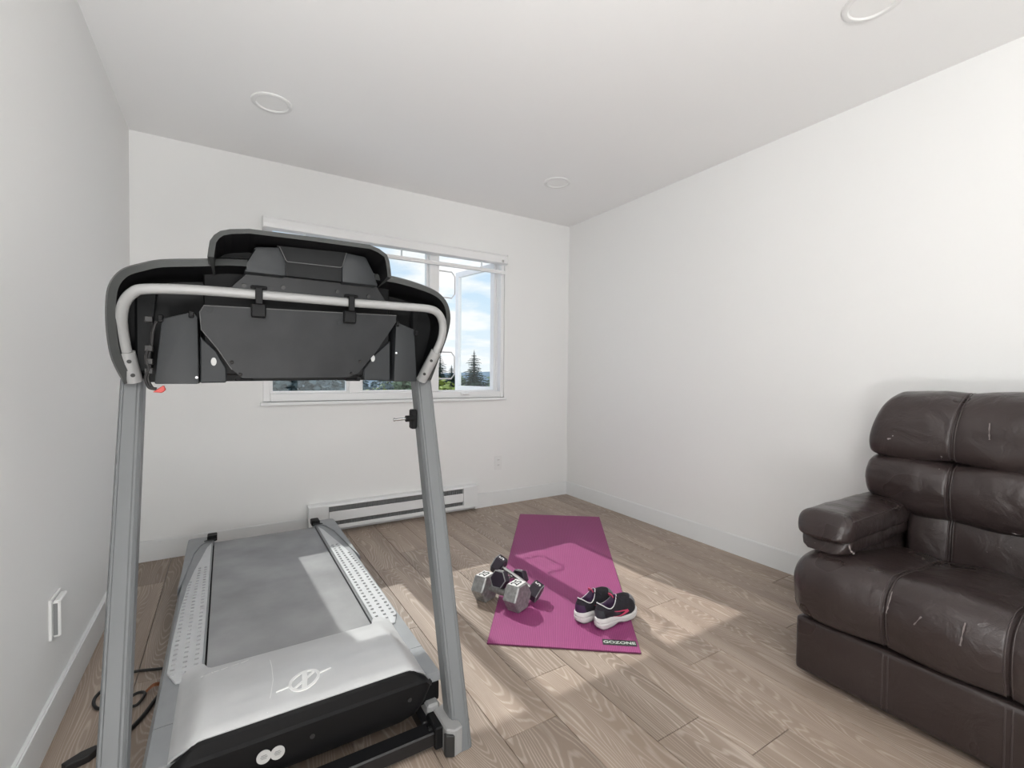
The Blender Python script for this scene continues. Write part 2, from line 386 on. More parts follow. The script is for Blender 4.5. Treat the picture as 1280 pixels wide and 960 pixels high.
# ------------------------------------------------------------------ window
win = struct('window_1', box(B(), WX0-.004, WX1+.004, YB+.105, YB+.15, WZ0, WZ0+.012), m_vinyl)
win['label'] = 'white vinyl window of three panes with the right casement swung open'
FY0, FY1 = YB+.012, YB+.085
M1, M2 = (.741, .823), (1.334, 1.412)
zf0, zf1 = .953, 2.055
def bar(name, x0, x1, z0, z1, y0=FY0, y1=FY1, bev=.004): return obj(name, box(B(), x0, x1, y0, y1, z0, z1, bev), m_vinyl, win)
bar('window_frame', WX0, .248, WZ0, WZ1); bar('window_frame', 1.966, WX1, WZ0, WZ1)
bar('window_frame', .248, 1.966, WZ0, zf0); bar('window_frame', .248, 1.966, zf1, WZ1)
bar('mullion', *M1, zf0, zf1, FY0+.006); bar('mullion', *M2, zf0, zf1, FY0-.004)
for x0, x1 in ((.248, M1[0]), (M1[1], M2[0])):                      # fixed panes with glazing beads
    bm = B(); w = .016
    for a in ((x0, x0+w, zf0, zf1), (x1-w, x1, zf0, zf1), (x0+w, x1-w, zf0, zf0+w), (x0+w, x1-w, zf1-w, zf1)):
        box(bm, a[0], a[1], FY0+.02, FY1-.01, a[2], a[3], .002)
    gb = obj('glazing_bead', bm, m_vinyl, win)
    obj('pane', box(B(), x0+w, x1-w, FY0+.035, FY0+.039, zf0+w, zf1-w), m_glass, gb)
# stops around the opening light
bm = B()
for a in ((M2[1], M2[1]+.012, zf0, zf1), (1.954, 1.966, zf0, zf1), (M2[1]+.012, 1.954, zf0, zf0+.01), (M2[1]+.012, 1.954, zf1-.01, zf1)):
    box(bm, a[0], a[1], FY0+.05, FY1, a[2], a[3], .001)
obj('sash_stop', bm, m_vinyl, win)
# casement sash hinged on the right jamb and swung out about 75 degrees
TH = R(79); hx, hy = 1.95, YB+.075
def sash_pt(s, d, z): return Vector((hx - math.cos(TH)*s + math.sin(TH)*d, hy + math.sin(TH)*s + math.cos(TH)*d, z))
def sash_box(bm, s0, s1, d0, d1, z0, z1):
    v = [bm.verts.new(sash_pt(s, d, z)) for s in (s0, s1) for d in (d0, d1) for z in (z0, z1)]
    for f in ((0,1,3,2),(4,6,7,5),(0,4,5,1),(2,3,7,6),(0,2,6,4),(1,5,7,3)): bm.faces.new([v[i] for i in f])
bm = B(); SZ0, SZ1, SWD = .940, 2.03, .55
for a in ((0, .045, SZ0, SZ1), (SWD-.045, SWD, SZ0, SZ1), (.045, SWD-.045, SZ0, SZ0+.045), (.045, SWD-.045, SZ1-.045, SZ1)):
    sash_box(bm, a[0], a[1], -.018, .018, a[2], a[3])
sash = obj('casement_sash', bm, m_vinyl, win)
bm = B(); sash_box(bm, .045, SWD-.045, -.002, .002, SZ0+.045, SZ1-.045); obj('pane', bm, m_glass, sash)
m_wire = mat('guard_wire', (.60, .60, .60), .4)
for z0, z1 in ((1.695, 1.90), (1.055, 1.265)):                       # slim rounded guard loops outside the opening light
    def P(s, z): return Vector((1.412 + .150*s, YB+.050, z))
    r_ = .035; zm = [(0, z0), (1-.18, z0), (1, z0+r_), (1, z1-r_), (1-.18, z1), (0, z1)]
    obj('guard_loop', tube(B(), [P(*q) for q in zm], .0052, 8), m_wire, win)
bm = B(); box(bm, 1.60, 1.68, FY0-.012, FY0+.004, .925, .945, .003); box(bm, 1.615, 1.66, FY0-.03, FY0-.012, .932, .94, .002)
obj('crank_handle', bm, m_vinyl, win)
struct('trim_1', box(B(), .190, 2.014, YB-.022, YB+.02, .878, WZ0, .003), m_trim)['label'] = 'white window sill board'

# blind, drawn right up
bl = thing('roller_blind', 'white blind drawn up at the top of the window behind the treadmill', 'blind', (1.1, YB-.03, 1.935))
bx0, bx1 = .207, 1.985
bm = B(); prism(bm, [(YB-.058, 2.006), (YB-.062, 2.03), (YB-.062, 2.06), (YB-.05, 2.072), (YB-.001, 2.072), (YB-.001, 2.0), (YB-.04, 2.0)], 'x', bx0, bx1)
obj('headrail', bm, m_vinyl, bl)
for x in (.45, 1.10, 1.76): obj('lift_tape', box(B(), x-.006, x+.006, YB-.030, YB-.028, 1.945, 2.01), m_fabric, bl)
bm = B(); prism(bm, [(YB-.042, 1.922), (YB-.046, 1.935), (YB-.042, 1.948), (YB-.016, 1.948), (YB-.012, 1.935), (YB-.016, 1.922)], 'x', bx0+.006, bx1-.006)
obj('bottom_rail', bm, m_vinyl, bl)
for x in (bx0-.004, bx1): obj('end_cap', box(B(), x, x+.004, YB-.064, YB-.001, 1.998, 2.075), m_white, bl)
obj('bracket', box(B(), bx1-.055, bx1-.035, YB-.066, YB-.060, 2.01, 2.03, .002), m_chrome, bl)

# ------------------------------------------------------------------ baseboard heater
ht = thing('baseboard_heater', 'long white electric baseboard heater under the window', 'heater', ((HX0+HX1)/2, YB-.03, 0))
hy0 = YB-.066
bm = B(); box(bm, HX0+.01, HX1-.01, YB-.012, YB-.001, .028, .204, .002); obj('back_plate', bm, m_trim, ht)
bm = B(); prism(bm, [(hy0+.004, .190), (hy0+.012, .202), (YB-.002, .206), (YB-.002, .199), (hy0+.014, .194), (hy0+.006, .186)], 'x', HX0, HX1); obj('top_cover', bm, m_trim, ht)
obj('front_panel', box(B(), HX0+.128, HX1-.128, hy0, hy0+.006, .086, .152, .002), m_trim, ht)
bm = B(); prism(bm, [(hy0, .033), (hy0+.006, .030), (YB-.002, .028), (YB-.002, .034), (hy0+.01, .036), (hy0+.006, .058), (hy0, .060)], 'x', HX0, HX1); obj('bottom_lip', bm, m_trim, ht)
for x0, x1 in ((HX0, HX0+.126), (HX1-.126, HX1)):
    obj('end_cover', box(B(), x0, x1, hy0-.001, YB-.002, .030, .199, .003), m_trim, ht)
bm = B(); box(bm, HX0+.128, HX1-.128, hy0+.022, hy0+.026, .04, .192)
for i in range(60):
    x = HX0+.14 + i*(HX1-HX0-.28)/59
    box(bm, x, x+.001, hy0+.010, hy0+.022, .045, .19)
obj('heating_fins', bm, m_grille, ht, kind='stuff')

# ------------------------------------------------------------------ outlets
def outlet(name, label, loc, face):
    t = thing(name, label, 'outlet', loc)
    def bx(n, a, b_, c, d, e_, f, m, p, bev=.001):                  # a..b along wall, c..d out of the wall, e..f height
        bm = B()
        if face == 'y': box(bm, loc[0]+a, loc[0]+b_, loc[1]-d, loc[1]-c, loc[2]+e_, loc[2]+f, bev)
        else: box(bm, loc[0]+c, loc[0]+d, loc[1]+a, loc[1]+b_, loc[2]+e_, loc[2]+f, bev)
        return obj(n, bm, m, p)
    return t, bx
t, bx = outlet('wall_outlet', 'small white double outlet low on the back wall right of the heater', (1.944, YB, .355), 'y')
pl = bx('cover_plate', -.036, .036, 0, .006, -.058, .058, m_white, t, .002)
for z in (-.022, .022):
    s_ = bx('socket', -.016, .016, .006, .0085, z-.014, z+.014, m_white, t)
    for x in (-.006, .006): bx('slot', x-.001, x+.001, .0084, .0088, z-.004, z+.006, m_inkdark, s_, 0)
t, bx = outlet('wall_outlet', 'white outlet with thick raised cover on the left wall beside treadmill', (XL, 1.945, .342), 'x')
bx('cover_plate', -.05, .05, 0, .008, -.062, .062, m_white, t, .002)
bx('raised_cover', -.043, .035, .008, .026, -.056, .056, m_white, t, .004)
bx('side_strip', -.0445, -.0430, .010, .020, -.048, .048, m_grille, t, 0)  # grey strip along one side of the raised cover

# ------------------------------------------------------------------ downlights
DL = [((.205, 2.64), 'round white recessed ceiling light above the treadmill, the leftmost'), ((1.985, 2.635), 'round white recessed ceiling light nearest the far right corner'),
      ((1.985, .77), 'round white recessed ceiling light at the top edge above the armchair')]
for (x, y), lab in DL:
    t = thing('ceiling_light', lab, 'ceiling light', (x, y, CH), group='recessed ceiling lights')
    bm = B(); n = 40
    prof = [(.094, 0), (.093, -.004), (.086, -.008), (.074, -.007), (.070, -.003), (.070, 0)]
    grid(bm, lambda u, v: Vector((x+prof[round(u*5)][0]*math.cos(2*math.pi*v), y+prof[round(u*5)][0]*math.sin(2*math.pi*v), CH+prof[round(u*5)][1])), 6, n, True)
    obj('trim_ring', bm, m_white, t, 40)
    obj('diffuser', disc(B(), (x, y, CH-.0015), (0,0,1), .070, .001, n), m_lens, t)

# ------------------------------------------------------------------ treadmill
TR = thing('treadmill', 'grey and black folding treadmill with its motor end facing the camera', 'treadmill', (.2, 2.1, 0))
XC = .2
def part(name, bm, m, parent=TR, smooth=None, **k): return obj(name, bm, m, parent, smooth, **k)
def mir(x): return 2*XC - x
# -- deck
part('deck_frame', box(B(), -.145, .545, 1.40, 2.98, .055, .150, .006), m_black)
bm = B(); box(bm, -.166, .566, 1.328, 1.475, .078, .1455, .012, 2); part('front_frame', bm, m_black)
bm = B()
prof = [(2.985, .150), (2.993, .158), (2.985, .166), (1.62, .170), (1.60, .150)]
prism(bm, [(2.975, .146), (2.992, .153), (2.990, .162), (2.975, .167), (1.58, .172), (1.58, .15)], 'x', -.052, .452)
part('walking_belt', bm, m_belt)
bm = B(); cyl(bm, (-.05, 2.972, .128), (.45, 2.972, .128), .024, 20); part('rear_roller', bm, m_black, smooth=40)
for s in (0, 1):
    f = (lambda x: mir(x)) if s else (lambda x: x)
    def X(poly): return [(f(x), y) for x, y in poly]
    # outer grey rail body, in two lengths with a joint
    for ya, yb, zl in ((1.475, 3.0, .095), (1.322, 1.473, .146)):
        bm = B(); prism(bm, [(f(-.168), zl), (f(-.170), .160), (f(-.160), .176), (f(-.066), .178), (f(-.058), .172), (f(-.058), zl)], 'y', ya, yb); part('side_rail', bm, m_cheek, smooth=35)
    bm = B()
    edge = [(-.064, 2.93), (-.082, 2.86), (-.100, 2.72), (-.122, 2.56), (-.140, 2.38), (-.150, 2.15), (-.154, 1.9), (-.153, 1.72), (-.128, 1.655), (-.064, 1.645)]
    prism(bm, X(edge), 'z', .1765, .1825, .0015); tp = part('tread_plate', bm, m_silver)
    bm = B()
    for j in range(30):
        y = 1.70 + j*.030
        for c in range(3):
            x = -.140 + c*.030 + (.0 if y < 2.2 else (y-2.2)*.035*(2-c)*.6)
            lim = -.150 + max(0, y-2.1)*.06
            if x < lim: continue
            a = .0065; px = f(x)
            b5 = [bm.verts.new(q) for q in ((px-a, y+.004, .1820), (px+a, y+.004, .1820), (px+a*.8, y-.005, .1820), (px-a*.8, y-.005, .1820), (px-a*.5, y-.004, .1875), (px+a*.5, y-.004, .1875))]
            for q in ((0,1,5,4), (1,2,5), (2,3,4,5), (3,0,4)): bm.faces.new([b5[i] for i in q])
    part('tread_stud', bm, m_stud, tp, kind='stuff')
    # rear end cap with its belt guide hook
    bm = B(); prism(bm, [(f(-.172), 2.90), (f(-.172), 3.035), (f(-.160), 3.05), (f(-.052), 3.05), (f(-.052), 2.985), (f(-.095), 2.955), (f(-.11), 2.915), (f(-.135), 2.80), (f(-.160), 2.45), (f(-.172), 2.35)], 'z', .10, .183, .005, 2)
    cp = part('rear_cap', bm, m_cheek, label='dark grey rear corner cap')
    bm = B(); prism(bm, [(f(-.085), 2.978), (f(-.085), 3.045), (f(-.040), 3.045), (f(-.040), 2.985)], 'z', .17, .202, .004)
    part('belt_guide', bm, m_black, cp)
    bm = B(); prism(bm, [(f(-.098), 2.962), (f(-.046), 2.958), (f(-.046), 2.985), (f(-.075), 2.985)], 'z', .184, .187)
    part('guide_notch', bm, m_inkdark, cp)
# -- motor hood
HW = .330
def ez(y):                                                         # crown of the hood along its length
    P = [(1.295, .226), (1.31, .236), (1.36, .243), (1.42, .244), (1.50, .236), (1.58, .220), (1.64, .203), (1.68, .190)]
    for (a, za), (b_, zb) in zip(P, P[1:]):
        if y <= b_:
            t_ = max(0, (y-a)/(b_-a)); return za + (zb-za)*t_
    return P[-1][1]
def sst(a, b_, x): t_ = min(1, max(0, (x-a)/(b_-a))); return t_*t_*(3-2*t_)
def hood_z(x, y):
    s_ = abs(x-XC)/HW
    t_ = ez(y); k = sst(.76, .98, s_)
    side = .186 - .0*(y-1.3)
    return t_*(1-k) + min(side, t_)*k - .022*sst(.93, 1.0, s_)
def hood_back(s_):                                                 # rear edge of the hood with two short horns beside the belt
    a = abs(s_); return 1.655 + .055*sst(.72, .80, a) - .045*sst(.86, 1.0, a)
def hood_front(s_): return 1.297 + .03*sst(.8, 1.0, abs(s_))
bm = B()
def hf(u, v):
    s_ = 2*u-1; x = XC + HW*s_; y0, y1 = hood_front(s_), hood_back(s_)
    y = y0 + (y1-y0)*v
    return Vector((x, y, hood_z(x, y)))
V = grid(bm, hf, 73, 30)
n_ = len(V)
low = [[bm.verts.new(V[i][-1].co - Vector((0, -.001, .03))) for i in range(n_)], [bm.verts.new(V[i][0].co - Vector((0, -.002, .008))) for i in range(n_)]]
for i in range(n_-1):
    bm.faces.new((V[i][-1], V[i+1][-1], low[0][i+1], low[0][i])); bm.faces.new((V[i][0], low[1][i], low[1][i+1], V[i+1][0]))
hood = part('motor_hood', bm, m_hood, smooth=50)
# dark front shroud
bm = B()
rows = [(.0, 1.299, None), (.0, 1.290, -.010), (.0, 1.286, -.046), (.004, 1.279, -.052), (.006, 1.281, -.072), (.020, 1.284, -.112), (.045, 1.292, -.145), (.075, 1.312, -.168), (.10, 1.36, -.182)]
def shf(u, v):
    s_ = 2*u-1; r_ = rows[round(v*(len(rows)-1))]
    hw = .369 - r_[0]; x = XC + hw*s_
    yf = hood_front(s_) - 1.297 + .05*sst(.86, 1, abs(s_))
    zt = hood_z(x, hood_front(s_)) if abs(x-XC) < HW-.006 else .163
    if r_[2] is None: return Vector((x, r_[1]+yf, zt-.003))
    return Vector((x, r_[1]+yf, (zt + r_[2]) if r_[2] > -.02 else min(zt-.012, .236 + r_[2])))
grid(bm, shf, 61, len(rows)); shr = part('front_shroud', bm, m_black, smooth=32)
for x, z in ((.19, .148), (.452, .148)):
    bm = B(); disc(bm, (x, 1.2815, z), (0, -1, 0), .006, .003, 10); part('screw', bm, m_inkdark, shr)
for x, z in ((.0785, .142), (.109, .140)):
    bm = B(); disc(bm, (x, 1.2800, z), (0, -1, .05), .0165, .0012, 24); st = part('round_sticker', bm, m_label, shr)
    bm = B()
    for dz, w in ((.004, .006), (0, .008), (-.004, .006)): box(bm, x-w, x+w, 1.2782, 1.2788, z+dz-.0008, z+dz+.0008)
    part('sticker_lines', bm, m_grille, st)
part('rating_label', box(B(), .030, .052, 1.2800, 1.2830, .108, .122), m_label, shr)
# emblem and markings lie on the hood
def on_hood(x, y, dz=.0018): return Vector((x, y, hood_z(x, y)+dz))
def strip(bm, pts, w, dz=.002):
    pts = [Vector((p[0], p[1], 0)) for p in pts]; n = len(pts); A = []
    for i in range(n):
        d = (pts[min(i+1, n-1)] - pts[max(i-1, 0)]).normalized(); q = Vector((-d.y, d.x, 0)); ww = w[i] if isinstance(w, list) else w
        a, b_ = pts[i]+q*ww/2, pts[i]-q*ww/2
        A.append([bm.verts.new(on_hood(a.x, a.y, dz)), bm.verts.new(on_hood(b_.x, b_.y, dz)), bm.verts.new(on_hood(b_.x, b_.y, -.001)), bm.verts.new(on_hood(a.x, a.y, -.001))])
    for i in range(n-1):
        for k in range(4): bm.faces.new((A[i][k], A[i][(k+1) % 4], A[i+1][(k+1) % 4], A[i+1][k]))
    bm.faces.new(A[0]); bm.faces.new(A[-1])
ex, ey = .184, 1.376
bm = B()
strip(bm, [(ex+.036*math.cos(a)+.010*math.sin(a), ey+.036*math.sin(a)) for a in [2*math.pi*k/40 for k in range(41)]], .0075, .003)
strip(bm, [(ex-.005, ey-.034), (ex+.001, ey), (ex+.004, ey+.034)], .013, .0036)
strip(bm, [(ex-.028, ey-.024), (ex+.028, ey+.024)], .0055, .003)
strip(bm, [(ex-.072, ey-.016), (ex-.034, ey-.008)], [.002, .006], .003); strip(bm, [(ex+.034, ey+.010), (ex+.072, ey+.018)], [.006, .002], .003)
part('emblem', bm, m_white, hood, label='raised white oval emblem')
bm = B()
for a, b_ in (((-.062, 1.585), (-.040, 1.590)), ((-.036, 1.598), (-.034, 1.585)), ((-.030, 1.594), (-.018, 1.594)), ((-.012, 1.596), (.004, 1.604)), ((.014, 1.604), (.032, 1.612)), ((.040, 1.612), (.058, 1.624))):
    strip(bm, [a, b_], .0032, .001)
part('worn_lettering', bm, m_print, hood, label='rubbed white lettering')
bm = B(); strip(bm, [(.113, 1.56), (.113, 1.50), (.110, 1.42), (.100, 1.36), (.088, 1.305)], .0018, .0006); part('scratch', bm, m_print, hood)
# -- base on the floor
bm = B(); box(bm, XC-.385, XC+.345, 1.235, 1.287, .016, .058, .004); part('base_crossbar', bm, m_frame)
for x in (XC-.33, XC+.31): part('base_rail', box(B(), x-.016, x+.016, 1.287, 1.86, .016, .058, .004), m_frame)
bm = B(); box(bm, XC-.36, XC+.36, 1.83, 1.875, .012, .055, .004); part('base_crossbar', bm, m_frame)
for s in (-1, 1):
    c = XC + s*.385
    bm = B(); prism(bm, [(c-s*.052, 1.205), (c-s*.052, 1.30), (c-s*.004, 1.315), (c-s*.004, 1.195), (c-s*.03, 1.188)], 'z', .0, .078, .004); fb = part('foot_bracket', bm, m_tube, label='light grey foot bracket')
    bm = B(); prism(bm, [(c-s*.056, 1.196), (c-s*.056, 1.212), (c-s*.033, 1.200), (c-s*.033, 1.184)], 'z', .004, .066, .002); part('bracket_insert', bm, m_inkdark, fb)
    bm = B(); box(bm, min(c-s*.070, c-s*.03), max(c-s*.070, c-s*.03), 1.30, 1.36, .02, .092, .006); part('hinge_cover', bm, m_tube, fb)
    bm = B(); cyl(bm, (c-s*.085, 1.262, .048), (c-s*.03, 1.262, .048), .016, 14); box(bm, min(c-s*.075, c-s*.05), max(c-s*.075, c-s*.05), 1.225, 1.30, .01, .075, .004); part('pivot', bm, m_black, fb)
# -- uprights
for s, (xa, xb) in ((-1, ((-.240, -.186), (-.236, -.186))), (1, ((.558, .617), (.575, .634)))):
    bm = B()
    def sec(x0, x1, y, z):
        w = x1-x0; c = (x0+x1)/2; d = .066
        q = [(-.5, .5), (-.5, -.30), (-.36, -.47), (.30, -.50), (.5, -.36), (.5, .5)]
        return [bm.verts.new((c + w*a, y + d/2 + d*b_, z)) for a, b_ in q]
    lo, hi = sec(*xa, 1.195, 0), sec(*xb, 1.573, 1.072)
    for i in range(6): bm.faces.new((lo[i], lo[(i+1) % 6], hi[(i+1) % 6], hi[i]))
    bm.faces.new(lo); bm.faces.new(hi)
    bmesh.ops.bevel(bm, geom=[e for e in bm.edges if abs(e.verts[0].co.z-e.verts[1].co.z) > .5], offset=.004, segments=2, affect='EDGES')
    upr = part('upright', bm, m_grey, smooth=28)
    for z in ((.998, .948) if s > 0 else ()):
        t_ = z/1.072; x = (xa[0]+xa[1])/2*(1-t_) + (xb[0]+xb[1])/2*t_ + .004*s
        bm = B(); disc(bm, (x, 1.196+.378*t_+.003, z), (0, -1, .35), .0065, .002, 12); part('bolt_hole', bm, m_inkdark, upr)
    bm = B(); x = (xa[1] if s > 0 else xa[0]); cyl(bm, (x-.008*s, 1.245, .05), (x+.006*s, 1.245, .05), .008, 10); part('bolt', bm, m_inkdark, upr)
# spring pin on the right upright
bm = B(); box(bm, .552, .572, 1.555, 1.585, .900, .968, .004); cyl(bm, (.560, 1.56, .937), (.532, 1.56, .937), .011, 14); kb = part('latch_base', bm, m_black)
bm = B(); cyl(bm, (.535, 1.56, .937), (.494, 1.56, .935), .0045, 12); cyl(bm, (.494, 1.56, .935), (.489, 1.56, .935), .006, 12); part('latch_pin', bm, m_piece, kb, 40)
# -- handlebar
tp_ = [(-.213, 1.556, 1.112), (-.217, 1.544, 1.143), (-.221, 1.523, 1.192), (-.219, 1.499, 1.230), (-.210, 1.479, 1.263), (-.192, 1.465, 1.286), (-.166, 1.458, 1.297), (-.072, 1.454, 1.304), (.073, 1.453, 1.306), (.236, 1.453, 1.306), (.327, 1.453, 1.306), (.475, 1.452, 1.307), (.568, 1.451, 1.307), (.607, 1.459, 1.296), (.630, 1.473, 1.265), (.634, 1.489, 1.219), (.6215, 1.508, 1.170), (.608, 1.533, 1.128)]
part('handlebar', tube(B(), smooth_path(tp_, 5), .0130, 14), m_tube, smooth=60)
for a, b_ in (((-.204, 1.570, 1.066), (-.2165, 1.545, 1.143)), ((.590, 1.566, 1.070), (.6215, 1.508, 1.170))):
    bm = B(); cyl(bm, a, b_, .0185, 18); cl = part('collar', bm, m_tube, smooth=50)
    A_, B_ = Vector(a), Vector(b_)
    for t_ in (.28, .74):
        ax_ = (B_-A_).normalized(); n_ = Vector((.13 if a[0] < 0 else -.36, -.93, 0)); n_ = (n_ - ax_*n_.dot(ax_)).normalized()
        p = A_.lerp(B_, t_) + n_*.0172; bm = B(); disc(bm, p, n_, .0052, .002, 10); part('screw', bm, m_inkdark, cl)
# -- console shell: a wide arch that runs over the top and down to both uprights
arch = [(-.226, 1.553, 1.058), (-.247, 1.529, 1.121), (-.253, 1.509, 1.180), (-.252, 1.489, 1.237), (-.246, 1.471, 1.289), (-.233, 1.460, 1.321), (-.211, 1.452, 1.345), (-.180, 1.447, 1.360), (-.136, 1.442, 1.375), (-.053, 1.437, 1.387), (.035, 1.434, 1.399),
        (.215, 1.433, 1.402), (.393, 1.432, 1.402), (.468, 1.433, 1.399), (.549, 1.438, 1.386), (.608, 1.444, 1.368), (.648, 1.455, 1.335), (.668, 1.473, 1.285), (.665, 1.493, 1.225), (.653, 1.514, 1.170), (.628, 1.548, 1.070)]
ap = smooth_path(arch, 4)
def arch_in(i, w):
    a, b_ = ap[max(i-1, 0)], ap[min(i+1, len(ap)-1)]; d = b_-a; q = Vector((d.z, 0, -d.x)).normalized(); return ap[i] + q*w
bm = B(); rr = []
for i in range(len(ap)):
    O, I = ap[i], arch_in(i, .024)
    dn = Vector((0, .17, -.012))
    rr.append([bm.verts.new(v) for v in (O + Vector((0, .020, 0)), O + Vector((0,.006,0)) + (I-O)*.25, I, I + Vector((0, .015, 0)) + (I-O)*.1, I + dn + (I-O)*.1, O + dn)])
for i in range(len(rr)-1):
    for k in range(6): bm.faces.new((rr[i][k], rr[i][(k+1) % 6], rr[i+1][(k+1) % 6], rr[i+1][k]))
bm.faces.new(rr[0]); bm.faces.new(rr[-1])
ash = part('console_shell', bm, m_rim, smooth=40); ash.data.materials.append(m_black)
for p_ in ash.data.polygons:                                         # hollow inner side set near black, its shade put into the colour
    if len(p_.vertices) == 4 and all(v % 6 in (2, 3, 4) for v in p_.vertices): p_.material_index = 1
bm = B(); pts = [arch_in(i, .012) for i in range(len(ap))]
slab(bm, [(p.x, 1.655 - (p.z-1.06)*.20, p.z) for p in pts], (0, .012, 0)); part('console_back', bm, m_shell)
# inner arm mouldings
for x0, x1, x2 in ((-.205, -.150, -.166), (.560, .600, .566)):
    bm = B(); prism(bm, [(x0, 1.09), (x0, 1.33), (x1, 1.35), (x2, 1.22), (x2, 1.09)], 'y', 1.585, 1.60, .006); part('arm_moulding', bm, m_shell)
part('console_core', box(B(), -.05, .46, 1.515, 1.60, 1.085, 1.385, .004), m_black)
# upper plate
up_ = [(-.007, 1.457, 1.295), (.072, 1.431, 1.380), (.375, 1.429, 1.388), (.434, 1.453, 1.309)]
upl = part('upper_plate', slab(B(), up_, (0, .003, .003)), m_plate)
bm = B()
for x, y, z in ((.044, 1.444, 1.326), (.142, 1.430, 1.373), (.139, 1.443, 1.331), (.287, 1.430, 1.375), (.283, 1.442, 1.334), (.374, 1.443, 1.329)):
    bm = B(); disc(bm, (x, y+.0025, z), (0, -.96, -.28), .0055, .004, 10); part('screw_hole', bm, m_inkdark, upl)
for x, z in ((.078, 1.368), (.111, 1.322), (.356, 1.376), (.307, 1.320)):
    bm = B(); disc(bm, (x, 1.457-(z-1.295)*.30, z), (0, -.96, -.28), .008, .0016, 12); part('spot_weld', bm, m_plate, upl)
# lower plate
bm = B()
for ptsx in [[(-.055, 1.474, 1.250), (-.047, 1.472, 1.267), (.468, 1.470, 1.278), (.469, 1.473, 1.258), (.409, 1.487, 1.161), (.357, 1.497, 1.094), (.328, 1.499, 1.080), (.043, 1.499, 1.076), (.016, 1.496, 1.100), (-.017, 1.488, 1.156), (-.052, 1.481, 1.205)]]:
    slab(bm, ptsx, (0, .003, .001))
lpl = part('lower_plate', bm, m_plate)
bm = B(); tube(bm, [(.016, 1.495, 1.100), (-.017, 1.487, 1.156), (-.053, 1.480, 1.205), (-.056, 1.473, 1.250), (-.047, 1.471, 1.268), (.20, 1.470, 1.273), (.468, 1.469, 1.279)], .0014, 6); part('plate_edge', bm, m_edge, lpl)
for x, y, z in ((.016, 1.4925, 1.120), (.036, 1.4975, 1.087), (.360, 1.4915, 1.130), (.335, 1.4965, 1.092)):
    bm = B(); disc(bm, (x, y-.002, z), (0, -1, -.6), .0048, .003, 10); part('screw_hole', bm, m_inkdark, lpl)
for x, z in ((-.035, 1.258), (.095, 1.247), (.295, 1.247)):
    bm = B(); disc(bm, (x, 1.4725, z), (0, -1, 0), .008, .0014, 12); part('spot_weld', bm, m_plate, lpl)
# clips over the bar
for x in (.079, .322):
    bm = B(); box(bm, x-.009, x+.009, 1.432, 1.438, 1.278, 1.322, .002); box(bm, x-.020, x+.020, 1.436, 1.462, 1.320, 1.326, .002); box(bm, x-.018, x+.018, 1.452, 1.470, 1.244, 1.282, .003)
    part('bar_clip', bm, m_black)
# side housings
def housing(poly, panel, scr, ov):
    bm = B(); prism(bm, poly, 'y', 1.488, 1.60, .005, 2); h = part('side_housing', bm, m_house, smooth=35)
    bm = B(); prism(bm, panel, 'y', 1.500, 1.575, .003); p_ = part('lower_cover', bm, m_house)
    bm = B(); disc(bm, (scr[0], 1.487, scr[1]), (0, -1, 0), .0035, .002, 10); part('screw', bm, m_chrome, h)
    bm = B(); disc(bm, (ov[0], 1.4995, ov[1]), (0, -1, 0), .0065, .0016, 16, ry=.011); part('oval_sticker', bm, m_label, p_)
housing([(-.138, 1.229), (-.073, 1.251), (-.061, 1.240), (-.059, 1.061), (-.154, 1.061)], [(-.057, 1.19), (-.020, 1.150), (.003, 1.104), (.003, 1.064), (-.057, 1.063)], (-.064, 1.078), (-.026, 1.121))
housing([(.474, 1.261), (.536, 1.240), (.546, 1.067), (.467, 1.067)], [(.459, 1.20), (.405, 1.150), (.374, 1.105), (.374, 1.071), (.459, 1.069)], (.474, 1.16), (.402, 1.141))
for x, z in ((-.075, 1.247), (.477, 1.258), (.541, 1.232), (-.140, 1.232)):
    bm = B(); box(bm, x-.006, x+.006, 1.482, 1.50, z-.012, z+.006, .002); cyl(bm, (x, 1.484, z-.003), (x, 1.477, z-.003), .004, 8); part('housing_screw', bm, m_black)
for x in (.046, .348):
    bm = B(); box(bm, x-.022, x+.022, 1.525, 1.55, 1.068, 1.076, .002); cyl(bm, (x+.014*(1 if x > .2 else -1), 1.524, 1.076), (x+.014*(1 if x > .2 else -1), 1.516, 1.076), .006, 8); part('hinge_bolt', bm, m_black)
# display pod on top
pod = [(-.036, 1.376), (-.034, 1.395), (-.031, 1.415), (-.022, 1.431), (-.009, 1.443), (.012, 1.451), (.054, 1.459), (.20, 1.463), (.357, 1.465), (.385, 1.457), (.408, 1.443), (.415, 1.425), (.419, 1.400), (.421, 1.378)]
bm = B(); rr = []
for i, (x, z) in enumerate(pod):
    a, b_ = pod[max(i-1, 0)], pod[min(i+1, len(pod)-1)]; q = Vector((b_[1]-a[1], 0, a[0]-b_[0])).normalized()
    O = Vector((x, 1.36, z)); I = O + q*.014
    rr.append([bm.verts.new(v) for v in (O + Vector((0, .008, 0)), I, I + Vector((0, .15, -.02)), O + Vector((0, .15, -.008)))])
for i in range(len(rr)-1):
    for k in range(4): bm.faces.new((rr[i][k], rr[i][(k+1) % 4], rr[i+1][(k+1) % 4], rr[i+1][k]))
bm.faces.new(rr[0]); bm.faces.new(rr[-1])
pd = part('display_pod', bm, m_rim); pd.data.materials.append(m_black)
for p_ in pd.data.polygons:  # inside faces of the pod darkened, recess shade put into the colour
    if len(p_.vertices) == 4 and all(v % 4 in (1, 2) for v in p_.vertices): p_.material_index = 1
bm = B(); slab(bm, [(x, 1.497, z-.006) for x, z in pod], (0, .012, 0)); part('display_face', bm, m_black, pd)
